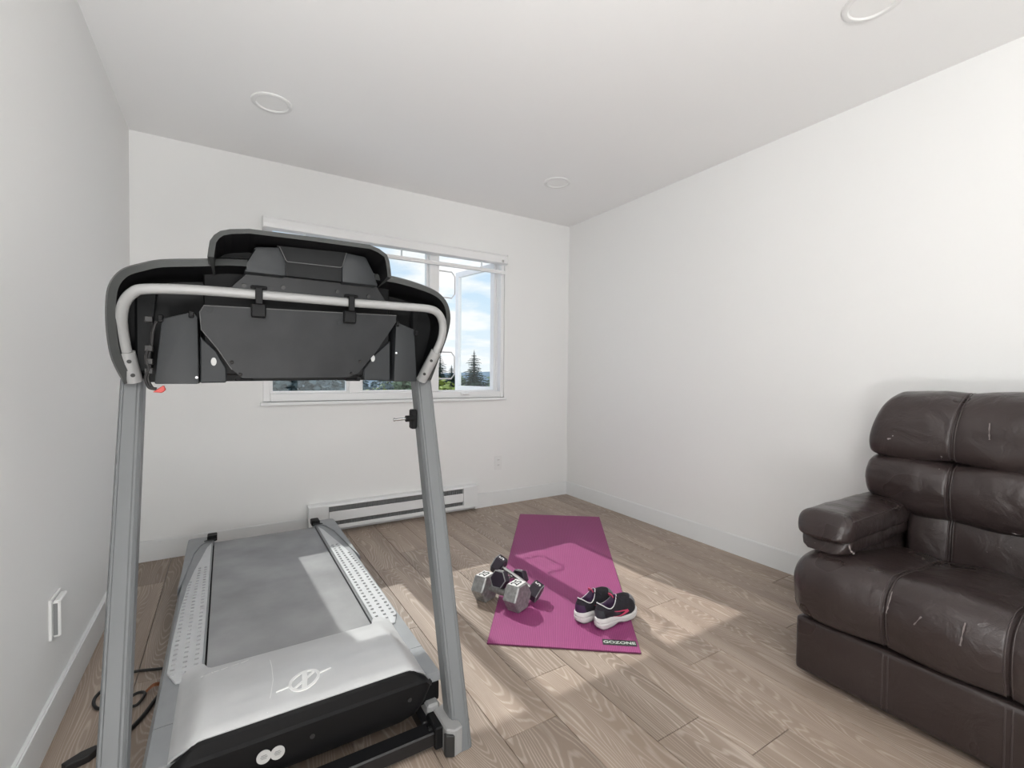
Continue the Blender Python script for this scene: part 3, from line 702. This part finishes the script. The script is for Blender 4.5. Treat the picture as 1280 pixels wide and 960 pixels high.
for poly in ([(.042, 1.355), (.052, 1.372), (.066, 1.420), (.074, 1.424), (.124, 1.430), (.141, 1.394), (.141, 1.355)], [(.288, 1.355), (.288, 1.397), (.300, 1.440), (.350, 1.437), (.358, 1.431), (.378, 1.388), (.392, 1.355)]):
    bm = B(); prism(bm, poly, 'y', 1.400, 1.495, .005, 2); part('rear_boss', bm, m_house, pd, 40)
bm = B(); prism(bm, [(.120, 1.436), (.141, 1.390), (.141, 1.358), (.288, 1.358), (.288, 1.392), (.306, 1.443)], 'y', 1.410, 1.49); part('recess_panel', bm, m_shell, pd)
part('recess_edge', tube(B(), [(.126, 1.4005, 1.432), (.142, 1.3995, 1.397), (.146, 1.3995, 1.394), (.283, 1.3995, 1.396), (.288, 1.3995, 1.399), (.299, 1.4005, 1.440)], .0011, 6), m_edge, pd)
# cables and safety key on the left
bm = B(); rnd = random.Random(4)
cp_ = [(-.150, 1.50, 1.222), (-.157, 1.497, 1.195), (-.160, 1.498, 1.16), (-.166, 1.497, 1.13), (-.164, 1.495, 1.10), (-.168, 1.497, 1.075), (-.160, 1.497, 1.052), (-.150, 1.497, 1.048)]
tube(bm, smooth_path(cp_, 5), .0042, 8)
tube(bm, smooth_path([(p[0]+rnd.uniform(-.006, .004), p[1]-.005, p[2]) for p in cp_[2:]], 5), .003, 8)
for z in (1.226, 1.152, 1.118, 1.094): box(bm, -.174, -.156, 1.490, 1.506, z-.008, z+.008, .002)
part('cable_loom', bm, m_cord)
bm = B(); prism(bm, [(-.158, 1.040), (-.135, 1.058), (-.130, 1.046), (-.138, 1.038)], 'y', 1.488, 1.502, .002); part('safety_key', bm, m_red, label='small red safety key')

# ------------------------------------------------------------------ power cord on the floor
pc = thing('power_cord', 'black power cord looping on floor between left wall and treadmill', 'cord', (-.29, 1.95, 0))
path = [(-.12, 2.09, .006), (-.199, 2.097, .006), (-.29, 2.125, .006), (-.345, 2.075, .006), (-.372, 2.015, .006), (-.352, 1.950, .006), (-.30, 1.945, .006), (-.255, 1.97, .010), (-.232, 1.945, .014), (-.245, 1.895, .014), (-.27, 1.90, .008), (-.285, 1.86, .006)]
obj('cable', tube(B(), smooth_path(path, 8), .0048, 8), m_cord, pc, 60)
obj('cable', tube(B(), smooth_path([(-.13, 1.985, .006), (-.185, 1.940, .006), (-.222, 1.840, .006), (-.252, 1.780, .006), (-.29, 1.735, .007), (-.318, 1.722, .010)], 8), [.0065]*41, 8), m_cord, pc, 60)
bm = B(); prism(bm, [(-.385, 1.700), (-.372, 1.684), (-.325, 1.700), (-.308, 1.722), (-.318, 1.738), (-.350, 1.728)], 'z', 0, .022, .004, 2); obj('plug', bm, m_cord, pc)
bm = B(); grid(bm, lambda u, v: Vector((-.235+.055*u, 1.955+.024*v+.01*u, .004+.018*math.sin(math.pi*u))), 9, 3); bmesh.ops.solidify(bm, geom=bm.faces[:], thickness=.0008); obj('cord_tag', bm, m_tag, pc, label='orange brown paper tag')

# ------------------------------------------------------------------ yoga mat
MA = math.atan2(-1.057, 1.400)                                       # long axis turned clockwise from +Y
c0, c1 = Vector((1.1435, 1.442, 0)), Vector((2.193, 2.8425, 0))
mc = (c0+c1)/2
ym = thing('yoga_mat', 'magenta ribbed yoga mat lying diagonally on the wood floor', 'yoga mat', mc, MA)
ML, MW, MT = 1.752, .612, .007
bm = B(); box(bm, -MW/2, MW/2, -ML/2, ML/2, 0, MT-.001, .002); obj('mat_edge', bm, m_matedge, ym, local=True)
obj('mat_surface', box(B(), -MW/2+.002, MW/2-.002, -ML/2+.002, ML/2-.002, MT-.0012, MT), m_mat, ym, local=True)
lx, ly = MW/2-.079, -ML/2+.060
obj('label_patch', box(B(), lx-.066, lx+.070, ly-.020, ly+.020, MT-.001, MT+.0006), m_inkdark, ym, local=True, label='black label reading GOZONE')
lb = ym.children[-1]
bm = text_bm('GOZONE', .030, .0003); bmesh.ops.scale(bm, vec=(1.0, .82, 1), verts=bm.verts); bmesh.ops.translate(bm, vec=(lx+.002, ly, MT+.0009), verts=bm.verts)
obj('lettering', bm, mat('label_letters', (.50, .55, .50), .5), lb, local=True)

# ------------------------------------------------------------------ dumbbells
def hexa(bm, x0, x1, af, ch=.006, rot=30):
    R_ = af/math.sqrt(3)
    def ring(x, r_): return [bm.verts.new((x, r_*math.cos(R(60*k+rot-30)), r_*math.sin(R(60*k+rot-30)))) for k in range(6)]
    rs = [ring(x0, R_-ch), ring(x0+ch, R_), ring(x1-ch, R_), ring(x1, R_-ch)]
    for a, b_ in zip(rs, rs[1:]):
        for k in range(6): bm.faces.new((a[k], a[(k+1) % 6], b_[(k+1) % 6], b_[k]))
    bm.faces.new(rs[0]); bm.faces.new(rs[-1])
def dumbbell(label, P, Q, af, hl, m_head, m_grip, num, m_num, m_rim=None, turn=90):
    P, Q = Vector(P), Vector(Q); d = Q-P; L_ = d.length; X_ = d.normalized(); Z_ = Vector((0,0,1)); Y_ = Z_.cross(X_).normalized(); Z_ = X_.cross(Y_)
    t = thing('dumbbell', label, 'dumbbell', (P+Q)/2); rm = Matrix((X_, Y_, Z_)).transposed(); t.rotation_euler = rm.to_euler()
    for s in (-1, 1):
        c = s*L_/2; bm = B(); hexa(bm, c-hl/2, c+hl/2, af, rot=30); hd = obj('head', bm, m_head, t, local=True)
        if num == '25': obj('number_plate', box(B(), c-hl*.40, c+hl*.40, -af*.27, af*.27, af/2-.001, af/2+.0006), m_print, hd, local=True)
        bm = text_bm(num, af*(.44 if num == '25' else .5), .0005); bmesh.ops.rotate(bm, matrix=Matrix.Rotation(R(turn), 3, 'Z'), verts=bm.verts); 
        bmesh.ops.translate(bm, vec=(c, 0, af/2+.0008), verts=bm.verts); obj('number', bm, m_num, hd, local=True)
        if m_rim:
            e_ = c+s*(hl/2-.002); q = [(e_, (af/math.sqrt(3)-.0035)*math.cos(R(60*k)), (af/math.sqrt(3)-.0035)*math.sin(R(60*k))) for k in range(6)]
            bm = B(); tube(bm, q, .0032, 6, closed=True); obj('head_rim', bm, m_rim, hd, local=True)
    h = L_/2-hl/2; bm = B()
    tube(bm, [(-h-.004, 0, 0), (-h*.7, 0, 0), (-h*.35, 0, 0), (0, 0, 0), (h*.35, 0, 0), (h*.7, 0, 0), (h+.004, 0, 0)], [af*.13, af*.13, af*.15, af*.16, af*.15, af*.13, af*.13], 14)
    obj('grip', bm, m_grip, t, 60, local=True)
    return t
dumbbell('large hammered grey hexagonal dumbbell numbered 25, half on the mat edge', (1.074, 1.972, .0610), (1.147, 1.795, .0690), .119, .072, m_iron, m_iron, '25', m_inkdark)
dumbbell('small dark dumbbell tilted across the others, its far end on the mat', (1.160, 1.986, .142), (1.264, 1.818, .0545), .079, .052, m_rubber, m_chrome, '5', m_print, m_grille)
dumbbell('small dark dumbbell resting over the grip of the large grey dumbbell', (1.104, 1.880, .124), (1.276, 1.978, .0545), .076, .050, m_rubber, m_chrome, '5', m_print, m_grille, 0)

# ------------------------------------------------------------------ running shoes
def shoe(label, heel, ang, side):
    t = thing('running_shoe', label, 'shoe', (heel[0], heel[1], MT+.004), ang, 'running shoes on the mat')
    LEN = .248
    def half(s):                                                    # half width along the foot, s 0 heel .. 1 toe
        P = [(0, .0), (.02, .016), (.06, .026), (.15, .033), (.3, .034), (.45, .034), (.6, .041), (.72, .046), (.84, .043), (.92, .034), (.97, .021), (1, 0)]
        for (a, wa), (b_, wb) in zip(P, P[1:]):
            if s <= b_: return wa + (wb-wa)*(s-a)/(b_-a)
        return 0
    def mid(s): return side*(.006*math.sin(math.pi*s) + .010*sst(.5, 1, s))
    n = 48
    def outline(k, grow=0):
        a = 2*math.pi*k/n; s = .5 - .5*math.cos(a); w = half(s)*(1 if a <= math.pi else -1)
        g_ = 1+grow; return Vector(((s-.5)*LEN*(1+grow*.4)+.5*LEN, mid(s) + w*g_, 0)), s
    def sole_top(s): return .046 - .018*sst(.20, .55, s) + .010*sst(.80, 1, s)
    def sole_bot(s): return .004*sst(.5, .3, s)*0 + .010*sst(.80, 1, s)**2 + .006*sst(0.06, 0, s) + .007*math.exp(-((s-.45)/.09)**2)
    lv = [(0, -.10, 'b'), (.12, .0, 'm'), (.40, .06, 'm'), (.50, .045, 'm'), (.54, -.03, 'm'), (.58, .04, 'm'), (.62, .05, 'm'), (.92, .03, 'm'), (1, -.05, 'm')]
    def sole(bm, levels):
        rings = []
        for f_, gr, _ in levels:
            rg = []
            for k in range(n):
                p, s = outline(k, gr); p.z = sole_bot(s)*(1-f_) + sole_top(s)*f_; rg.append(bm.verts.new(p))
            rings.append(rg)
        for a, b_ in zip(rings, rings[1:]):
            for k in range(n): bm.faces.new((a[k], a[(k+1) % n], b_[(k+1) % n], b_[k]))
        bm.faces.new(rings[0]); bm.faces.new(rings[-1])
    bm = B(); sole(bm, lv); ms = obj('midsole', bm, m_sole, t, 50, local=True)
    bm = B(); sole(bm, [(-.06, -.12, 'b'), (.02, -.05, 'b'), (.10, -.04, 'b')]); obj('outsole', bm, m_outsole, t, 50, local=True)
    # upper: rings from the sole edge to the collar opening
    def collar(k):
        a = 2*math.pi*k/n; s = .5 - .5*math.cos(a)                   # 0 heel .. 1 front of the opening
        x = .012 + s*.108; w = .027*math.sin(math.pi*min(1, s*.93+.06))**.75 * (1 if a <= math.pi else -1)
        z = .104 - .026*math.sin(math.pi*min(1, s*1.05))**1.3 + .010*sst(.75, 1, s)
        return Vector((x, mid(.2)+w, z))
    def up_pt(k, v):
        b_, s = outline(k, -.10); b_.z = sole_top(s)-.004; c_ = collar(k)
        front = sst(.45, .95, s)
        ph = v**(1+.75*front); pv = 1-(1-v)**(1+1.1*front)
        p = Vector((b_.x+(c_.x-b_.x)*ph, b_.y+(c_.y-b_.y)*ph, b_.z+(c_.z-b_.z)*pv))
        bul = math.sin(math.pi*v)*.006*(1-front*.5)
        d = Vector((b_.x-.1, b_.y-mid(s), 0)); d = d.normalized() if d.length > 1e-5 else Vector((0,0,0)); p += d*bul
        if v > .35 and front > 0: p.z += -.004*front*sst(.35, .8, v)
        return p
    bm = B(); nv = 13
    Vg = [[bm.verts.new(up_pt(k, j/(nv-1))) for k in range(n)] for j in range(nv)]
    for j in range(nv-1):
        for k in range(n): bm.faces.new((Vg[j][k], Vg[j][(k+1) % n], Vg[j+1][(k+1) % n], Vg[j+1][k]))
    obj('upper', bm, m_upper, t, 180, local=True)
    # lining
    bm = B(); rings = []
    for f_, dz in ((0, 0), (.06, .003), (.16, -.004), (.22, -.035), (.25, -.058)):
        rg = []
        for k in range(n):
            c_ = collar(k); ctr = Vector((.065, mid(.2), c_.z)); q = c_.lerp(ctr, f_); q.z = c_.z+dz; rg.append(bm.verts.new(q))
        rings.append(rg)
    for a, b_ in zip(rings, rings[1:]):
        for k in range(n): bm.faces.new((a[k], a[(k+1) % n], b_[(k+1) % n], b_[k]))
    bm.faces.new(rings[-1]); obj('lining', bm, m_violet, t, 180, local=True, label='dark violet lining')
    bm = B(); tube(bm, [collar(k)+Vector((0, 0, .001)) for k in range(n)], .0022, 6, closed=True); obj('collar_piping', bm, m_piping, t, 180, local=True, label='pale grey piping')
    # heel counter patch, swoosh mark and toe overlay follow the upper
    def patch(name, m, ks, v0, v1, off=.0016, lab=None, fv=None):
        bm = B(); nn = 6
        G = [[None]*(nn+1) for _ in ks]
        for i, k in enumerate(ks):
            for j in range(nn+1):
                va, vb = (v0, v1) if fv is None else fv(i/(len(ks)-1))
                v = va + (vb-va)*j/nn; k0 = int(math.floor(k)); fr = k-k0
                p = up_pt(k0 % n, v).lerp(up_pt((k0+1) % n, v), fr); c_ = Vector((.11, mid(.4), .03)); G[i][j] = bm.verts.new(p + (p-c_).normalized()*off)
        for i in range(len(ks)-1):
            for j in range(nn): bm.faces.new((G[i][j], G[i+1][j], G[i+1][j+1], G[i][j+1]))
        obj(name, bm, m, t, 180, local=True, label=lab)
    patch('heel_counter', m_violet if side < 0 else m_slate, [x*.5 for x in range(-11, 12)], .02, .62, lab='dark violet heel patch' if side < 0 else 'dark slate heel patch')
    patch('toe_overlay', m_greypatch, [19+x*.5 for x in range(0, 21)], .16, .55, lab='grey toe overlay')
    for sgn in (-1, 1):
        patch('side_mark', m_pink, [sgn*(9.2 + 6*q/12) for q in range(13)], 0, 0, .0026, 'pink tick mark on the side', lambda u: (.14+.06*u, .17+.06*u+.12*u**.8))
        patch('side_mark', m_pink, [sgn*(15.2 - 3.6*q/8) for q in range(9)], 0, 0, .0027, None, lambda u: (.20+.46*u, .32+.42*u))
        patch('side_panel', m_slate, [sgn*(11.2 + 1.6*q/4) for q in range(5)], .36, .72, .0016, 'slate blue side panel')
    # tongue, laces, pull tab
    bm = B(); grid(bm, lambda u, v: Vector((.150-.048*u - .010*sst(.7, 1, u), mid(.5)+(v-.5)*.040, .074 + .042*u - .006*(2*v-1)**2)), 10, 7); bmesh.ops.solidify(bm, geom=bm.faces[:], thickness=.005); tg = obj('tongue', bm, m_upper, t, 180, local=True)
    bm = B(); grid(bm, lambda u, v: Vector((.134-.036*u, mid(.5)+(v-.5)*.030, .083 + .032*u - .004*(2*v-1)**2)), 6, 5); bmesh.ops.solidify(bm, geom=bm.faces[:], thickness=.004); obj('tongue_lining', bm, m_pink, tg, 180, local=True, label='pink tongue lining')
    bm = B()
    def top(x, yy):
        s_ = sst(.105, .20, x); return .096 - .040*s_ - .010*abs(yy)/.02
    for i in range(5):
        x = .118 + .016*i; sg = 1 if i % 2 else -1
        tube(bm, smooth_path([(x, mid(.5)-.020*sg, top(x, .02)+.001), (x+.006, mid(.5), top(x+.006, 0)+.007), (x+.014, mid(.5)+.020*sg, top(x+.014, .02)+.001)], 4), .0024, 6)
    for sg in (-1, 1):
        tube(bm, smooth_path([(.116, mid(.5), .104), (.110, mid(.5)+.020*sg, .112), (.122, mid(.5)+.034*sg, .100), (.128, mid(.5)+.016*sg, .100), (.118, mid(.5), .105)], 5), .0022, 6)
    obj('laces', bm, m_upper, t, 180, local=True)
    bm = B(); tube(bm, smooth_path([(.096, mid(.4)-.010, .110), (.088, mid(.4)-.006, .124), (.088, mid(.4)+.010, .124), (.098, mid(.4)+.012, .110)], 5), .0028, 6); obj('pull_tab', bm, m_pink, t, 180, local=True)
    return t
shoe('black running shoe with white sole and pink tick, nearer the mat label', (1.345, 1.475), R(3), 1)
shoe('black running shoe with dark violet heel, standing further from the mat label', (1.303, 1.556), R(11), -1)

# ------------------------------------------------------------------ recliner armchair
AC = thing('recliner_armchair', 'worn dark brown leather recliner armchair against the right wall', 'armchair', (2.2, .4775, 0))
SEAMS = (.615, .34)
def cushion(name, prof, y0, y1, r, nu=60, m=m_leather, puff=.010, groove=.007, seams=SEAMS, yfun=None, wr=.004, per=5, sag=None, parent=AC):
    loop = smooth_path([(p[0], 0, p[1]) for p in prof], per, True); nl = len(loop)
    nrm = []
    for i in range(nl):
        d = loop[(i+1) % nl]-loop[i-1]; nrm.append(Vector((d.z, 0, -d.x)).normalized())
    ctr = sum(loop, Vector())/nl
    if sum((loop[i]-ctr).dot(nrm[i]) for i in range(nl)) < 0: nrm = [-q for q in nrm]
    us = []                                                          # denser near ends and seams
    ye = y1-y0
    base = [i/(nu-1) for i in range(nu)]
    us = sorted(set([round(.5-.5*math.cos(math.pi*b_), 5) for b_ in base] + [round((s-y0)/ye + q, 5) for s in seams for q in (-.02, -.012, -.006, 0, .006, .012, .02)]))
    us = [u for u in us if 0 <= u <= 1]
    def inset(y):
        e_ = min(y-y0, y1-y); d = 0
        if e_ < r: d += r*(1-math.sqrt(max(0, 1-((r-e_)/r)**2)))
        pan = [y0] + sorted(seams) + [y1]
        for a, b_ in zip(pan, pan[1:]):
            if a <= y <= b_ and b_ > a: d += puff*(1-math.sin(math.pi*(y-a)/(b_-a)))
        for s in seams: d += groove*math.exp(-((y-s)/.006)**2)
        return d
    def P(u, i):
        y = y0 + ye*u; p = loop[i] - nrm[i]*inset(y); q = Vector((p.x, y, p.z))
        if wr:
            nz_ = noise.noise(Vector((q.x*9, q.y*7, q.z*9)))*wr + noise.noise(Vector((q.x*25, q.y*18, q.z*25)))*wr*.35
            q += nrm[i]*nz_
        if yfun: q.y = yfun(q)
        if sag: q.z += sag(q)
        return q
    bm = B(); V = [[bm.verts.new(P(u, i)) for i in range(nl)] for u in us]
    for a, b_ in zip(V, V[1:]):
        for i in range(nl): bm.faces.new((a[i], b_[i], b_[(i+1) % nl], a[(i+1) % nl]))
    bm.faces.new(V[0]); bm.faces.new(V[-1])
    o = obj(name, bm, m, parent, 70)
    for s in seams:                                                  # twin rows of stitching each side of the groove
        for dy in (-.007, .007):
            u = (s+dy-y0)/ye; pts = [P(u, i)+nrm[i]*.0012 for i in range(nl)]
            if sag: pass
            obj('seam', tube(B(), pts, .0022, 5, closed=True), m_thread, o, 180)
    return o, P, loop, nrm
# kick panel
bm = B(); box(bm, 1.787, 2.36, .068, .890, .022, .220, .018, 3); kp = obj('kick_panel', bm, m_leather, AC, 40)
for y in SEAMS:
    for dy in (-.007, .007): obj('seam', tube(B(), [(1.80, y+dy, .219), (1.7885, y+dy, .208), (1.786, y+dy, .19), (1.786, y+dy, .05), (1.79, y+dy, .03)], .0022, 6), m_thread, kp, 180)
# seat with its rolled front
cushion('seat', [(1.80, .222), (1.766, .262), (1.752, .325), (1.757, .385), (1.79, .432), (1.86, .458), (1.98, .452), (2.15, .430), (2.33, .410), (2.40, .36), (2.38, .26), (2.2, .225), (1.95, .215)], .048, .907, .055, puff=.012, groove=.006, wr=.004)
# arms
for s in (1, -1):
    def yy(y): return y if s > 0 else 2*.4775-y
    def arm(name, zc, hh, w0, w1, x0, x1, r, slope=0, wr=.004):
        bm = B()
        def f(u, v):
            x = x0 + (x1-x0)*u; a = 2*math.pi*v
            e_ = x-x0; k = 1
            if e_ < r: k = math.sqrt(max(.0004, 1-((r-e_)/r)**2))
            cy, cw = (w0+w1)/2, (w1-w0)/2
            ca, sa = math.cos(a), math.sin(a); ex_ = .55
            px = (abs(ca)**ex_)*(1 if ca > 0 else -1); pz = (abs(sa)**ex_)*(1 if sa > 0 else -1)
            y = cy + cw*px*(.55+.45*k); z = zc + hh*pz*k*(1-.12*px*px) + slope*(x-x0) - .03*(1-k)
            q = Vector((x, y, z)); q += Vector((0, px, pz))*noise.noise(q*14)*wr
            return Vector((q.x, yy(q.y), q.z))
        grid(bm, f, 40, 36, True, True); return obj(name, bm, m_leather, AC, 70), f
    ap_, f = arm('arm_pad', .545, .056, .745, .932, 1.832, 2.40, .075, .0)
    obj('seam', tube(B(), [f(u/30, .415)+Vector((0, 0, .001)) for u in range(3, 30)], .0024, 6), m_thread, ap_, 180)
    arm('arm_roll', .490, .040, .752, .918, 1.845, 2.38, .05)
    arm('arm_side', .30, .19, .765, .900, 1.90, 2.42, .04, wr=.002)
# lumbar panel, lower and upper back pillows, outer back
cushion('lumbar_panel', [(2.345, .34), (2.335, .45), (2.355, .56), (2.42, .60), (2.50, .5), (2.48, .34)], .20, .755, .03, puff=.008, wr=.003)
def flare(q): return q.y
def corner(q):
    k = max(0, q.z-.80)/.25; return .4775 + (q.y-.4775)*(1-.16*k*k)
def low_sag(q): e_ = abs(q.y-.4775)/.41; return .045*sst(.55, 1, e_)*(1 if q.z < .62 else max(0, 1-(q.z-.62)/.1))
cushion('back_pillow', [(2.40, .538), (2.345, .545), (2.308, .580), (2.295, .640), (2.306, .710), (2.336, .760), (2.41, .780), (2.50, .77), (2.54, .66), (2.50, .56)], .066, .889, .030, puff=.010, wr=.007, sag=low_sag)
cushion('back_pillow', [(2.40, .765), (2.346, .768), (2.322, .810), (2.322, .870), (2.340, .935), (2.372, .990), (2.42, 1.026), (2.48, 1.044), (2.55, 1.03), (2.60, .97), (2.58, .84), (2.50, .77)], .066, .889, .035, puff=.009, wr=.006, yfun=corner)
cushion('outer_back', [(2.44, .06), (2.44, .5), (2.48, .95), (2.54, 1.0), (2.61, .97), (2.625, .6), (2.60, .06)], .085, .870, .03, seams=(), puff=0, wr=.001)
# torn and rubbed spots
def tear(pts, w): 
    bm = B(); rn = random.Random(len(pts)); P_ = smooth_path(pts, 5)
    tube(bm, P_, [w*(.4+rn.random()) for _ in P_], 5); obj('tear', bm, m_torn, AC, 180, label='pale tear in the leather')
tear([(2.322, .512, .935), (2.318, .512, .905), (2.316, .510, .875)], .0022)
tear([(2.318, .520, .590), (2.322, .500, .572), (2.326, .470, .566), (2.330, .44, .556), (2.332, .42, .560)], .0035)
tear([(1.862, .752, .505), (1.858, .748, .49), (1.868, .742, .478)], .004)
tear([(1.775, .598, .425), (1.758, .600, .39), (1.752, .604, .36)], .0022)
tear([(1.756, .520, .385), (1.751, .535, .355)], .0016)
tear([(1.762, .425, .41), (1.752, .428, .38), (1.750, .432, .345)], .0024)

# ------------------------------------------------------------------ outside
struct('ground', box(B(), -260, 420, 6, 700, -9.6, -9.0), m_ground)
bm = B()
def hill(u, v):
    x = -200 + 620*u; y = 330 + 140*v; h = (13 + 3*noise.noise(Vector((u*6, v*2, 1.3))) - 6*(1-sst(.5, .75, u)))*math.sin(math.pi*min(1, v*.75+.02))
    return Vector((x, y, -9+h))
grid(bm, hill, 60, 12); struct('hill', bm, m_hill, 180)
def conifer(name, label, x, y, z_top, h, r, m, seed, group='trees outside the window'):
    rn = random.Random(seed); zb = z_top-h
    t = thing(name, label, 'tree', (x, y, zb), group=group)
    obj('trunk', tube(B(), [(x, y, zb), (x, y, zb+h*.5), (x, y, z_top)], [r*.09, r*.06, .02], 8), m_bark, t)
    bm = B(); z = zb+h*.12
    while z < z_top-.05:
        k = (z_top-z)/h; rad = r*k**.85*(.8+.4*rn.random()); nb = 15 if k > .12 else 8; a0 = rn.random()*6.28
        for b_ in range(nb):
            a = a0 + b_*2*math.pi/nb + rn.uniform(-.25, .25); rl = rad*(.75+.5*rn.random()); ca, sa = math.cos(a), math.sin(a)
            drop = .18+.25*k
            for q in range(5):
                f0, f1 = q/5, (q+1.35)/5; w = rl*.30*(1.15-f0)+.07
                zz0, zz1 = z - drop*rl*f0**1.3, z - drop*rl*f1**1.3 - .03
                for sd in (-1, 1):
                    p0 = Vector((x+ca*rl*f0, y+sa*rl*f0, zz0)); p1 = Vector((x+ca*rl*f1-sa*w*sd, y+sa*rl*f1+ca*w*sd, zz1-.12*w)); p2 = Vector((x+ca*rl*f1, y+sa*rl*f1, zz1+.03))
                    bm.faces.new([bm.verts.new(p) for p in (p0, p1, p2)])
        z += h*.017*(.8+.4*rn.random())*(.55+k)
    top = [bm.verts.new((x+.06*math.cos(i*2.1), y+.06*math.sin(i*2.1), z_top-.5)) for i in range(3)]; tv = bm.verts.new((x, y, z_top+.15))
    for i in range(3): bm.faces.new((top[i], top[(i+1) % 3], tv))
    obj('foliage', bm, m, t, kind='stuff'); return t
def broadleaf(name, label, x, y, z_top, h, r, m, seed, group='trees outside the window', n=2600, ls=.16):
    rn = random.Random(seed); zb = z_top-h
    t = thing(name, label, 'tree', (x, y, zb), group=group)
    obj('trunk', tube(B(), [(x, y, zb), (x+.1, y, zb+h*.4), (x, y, z_top-h*.25)], [.16, .12, .05], 8), m_bark, t)
    bm = B(); cl = []
    for i in range(26):
        d = Vector((rn.gauss(0, 1), rn.gauss(0, 1), rn.gauss(0, .9))).normalized()*rn.uniform(.45, 1)
        cl.append(Vector((x+d.x*r*.75, y+d.y*r*.75, z_top-h*.32+d.z*h*.26)))
    for i in range(n):
        c = rn.choice(cl); d = Vector((rn.gauss(0, 1), rn.gauss(0, 1), rn.gauss(0, 1))).normalized()*r*.34*rn.uniform(.6, 1.05)
        p = c+d; a, b_ = frame_axes(d + Vector((rn.uniform(-.3, .3)*r, rn.uniform(-.3, .3)*r, .2))); s_ = ls*rn.uniform(.6, 1.4)
        if p.z > z_top: p.z = z_top - rn.random()*.2
        bm.faces.new([bm.verts.new(p+q) for q in (a*s_, b_*s_*.6, -a*s_, -b_*s_*.6)])
    obj('foliage', bm, m, t, kind='stuff'); return t
conifer('conifer', 'tall dark conifer with pointed top seen through the open casement', 15.3, 30, 2.75, 11.7, 4.2, m_fir, 1)
conifer('conifer', 'dark conifer left of the open casement, half behind the treadmill grip', 17.1, 40.5, 2.95, 11.7, 3.6, m_fir, 2)
conifer('conifer', 'thin dark conifer seen at the far right edge of the window', 25.0, 42.3, 3.05, 11.7, 2.6, m_fir, 3)
conifer('conifer', 'small dark conifer tip between the mullion and the open casement', 23.0, 51, 2.1, 10.8, 4.0, m_fir, 4)
broadleaf('leafy_tree', 'yellow green bushy tree low in the middle pane', 9.1, 21, .90, 8.5, 2.2, m_leaf, 5, n=4200, ls=.13)
broadleaf('leafy_tree', 'grey green tree at the left of the middle pane', 10.2, 33, .80, 8.5, 2.6, m_spruce, 6, n=4200, ls=.15)
broadleaf('leafy_tree', 'mid green tree top under the open casement', 11.6, 26.2, .60, 8.5, 2.1, m_leaf2, 7, n=3600, ls=.14)
broadleaf('leafy_tree', 'olive green tree at the right of the left pane', 5.55, 18.8, 1.4, 8.5, 1.5, m_leaf, 8, n=4200, ls=.09)
broadleaf('leafy_tree', 'blue green tree filling the left corner of the left pane', 1.9, 17.0, 2.7, 9.5, 1.9, m_spruce, 9, n=4600, ls=.10)
broadleaf('leafy_tree', 'blue green tree in the middle of the left pane', 4.6, 22.5, 2.6, 9.5, 2.3, m_spruce, 10, n=5200, ls=.12)
for i_, (x, y, w_) in enumerate(((3.0, 52, 'first from the left'), (11.5, 57, 'second from the left'), (20, 62, 'third from the left'), (28.5, 63, 'fourth from the left'), (37, 64, 'fifth from the left'), (46, 66, 'last on the right'))):
    broadleaf('leafy_tree', 'distant green tree in the row below the horizon, ' + w_, x, y, .75+.25*math.sin(i_*2.3), 9.5, 3.7, m_leaf2, 20+i_, 'belt of distant trees', 1900, .40)
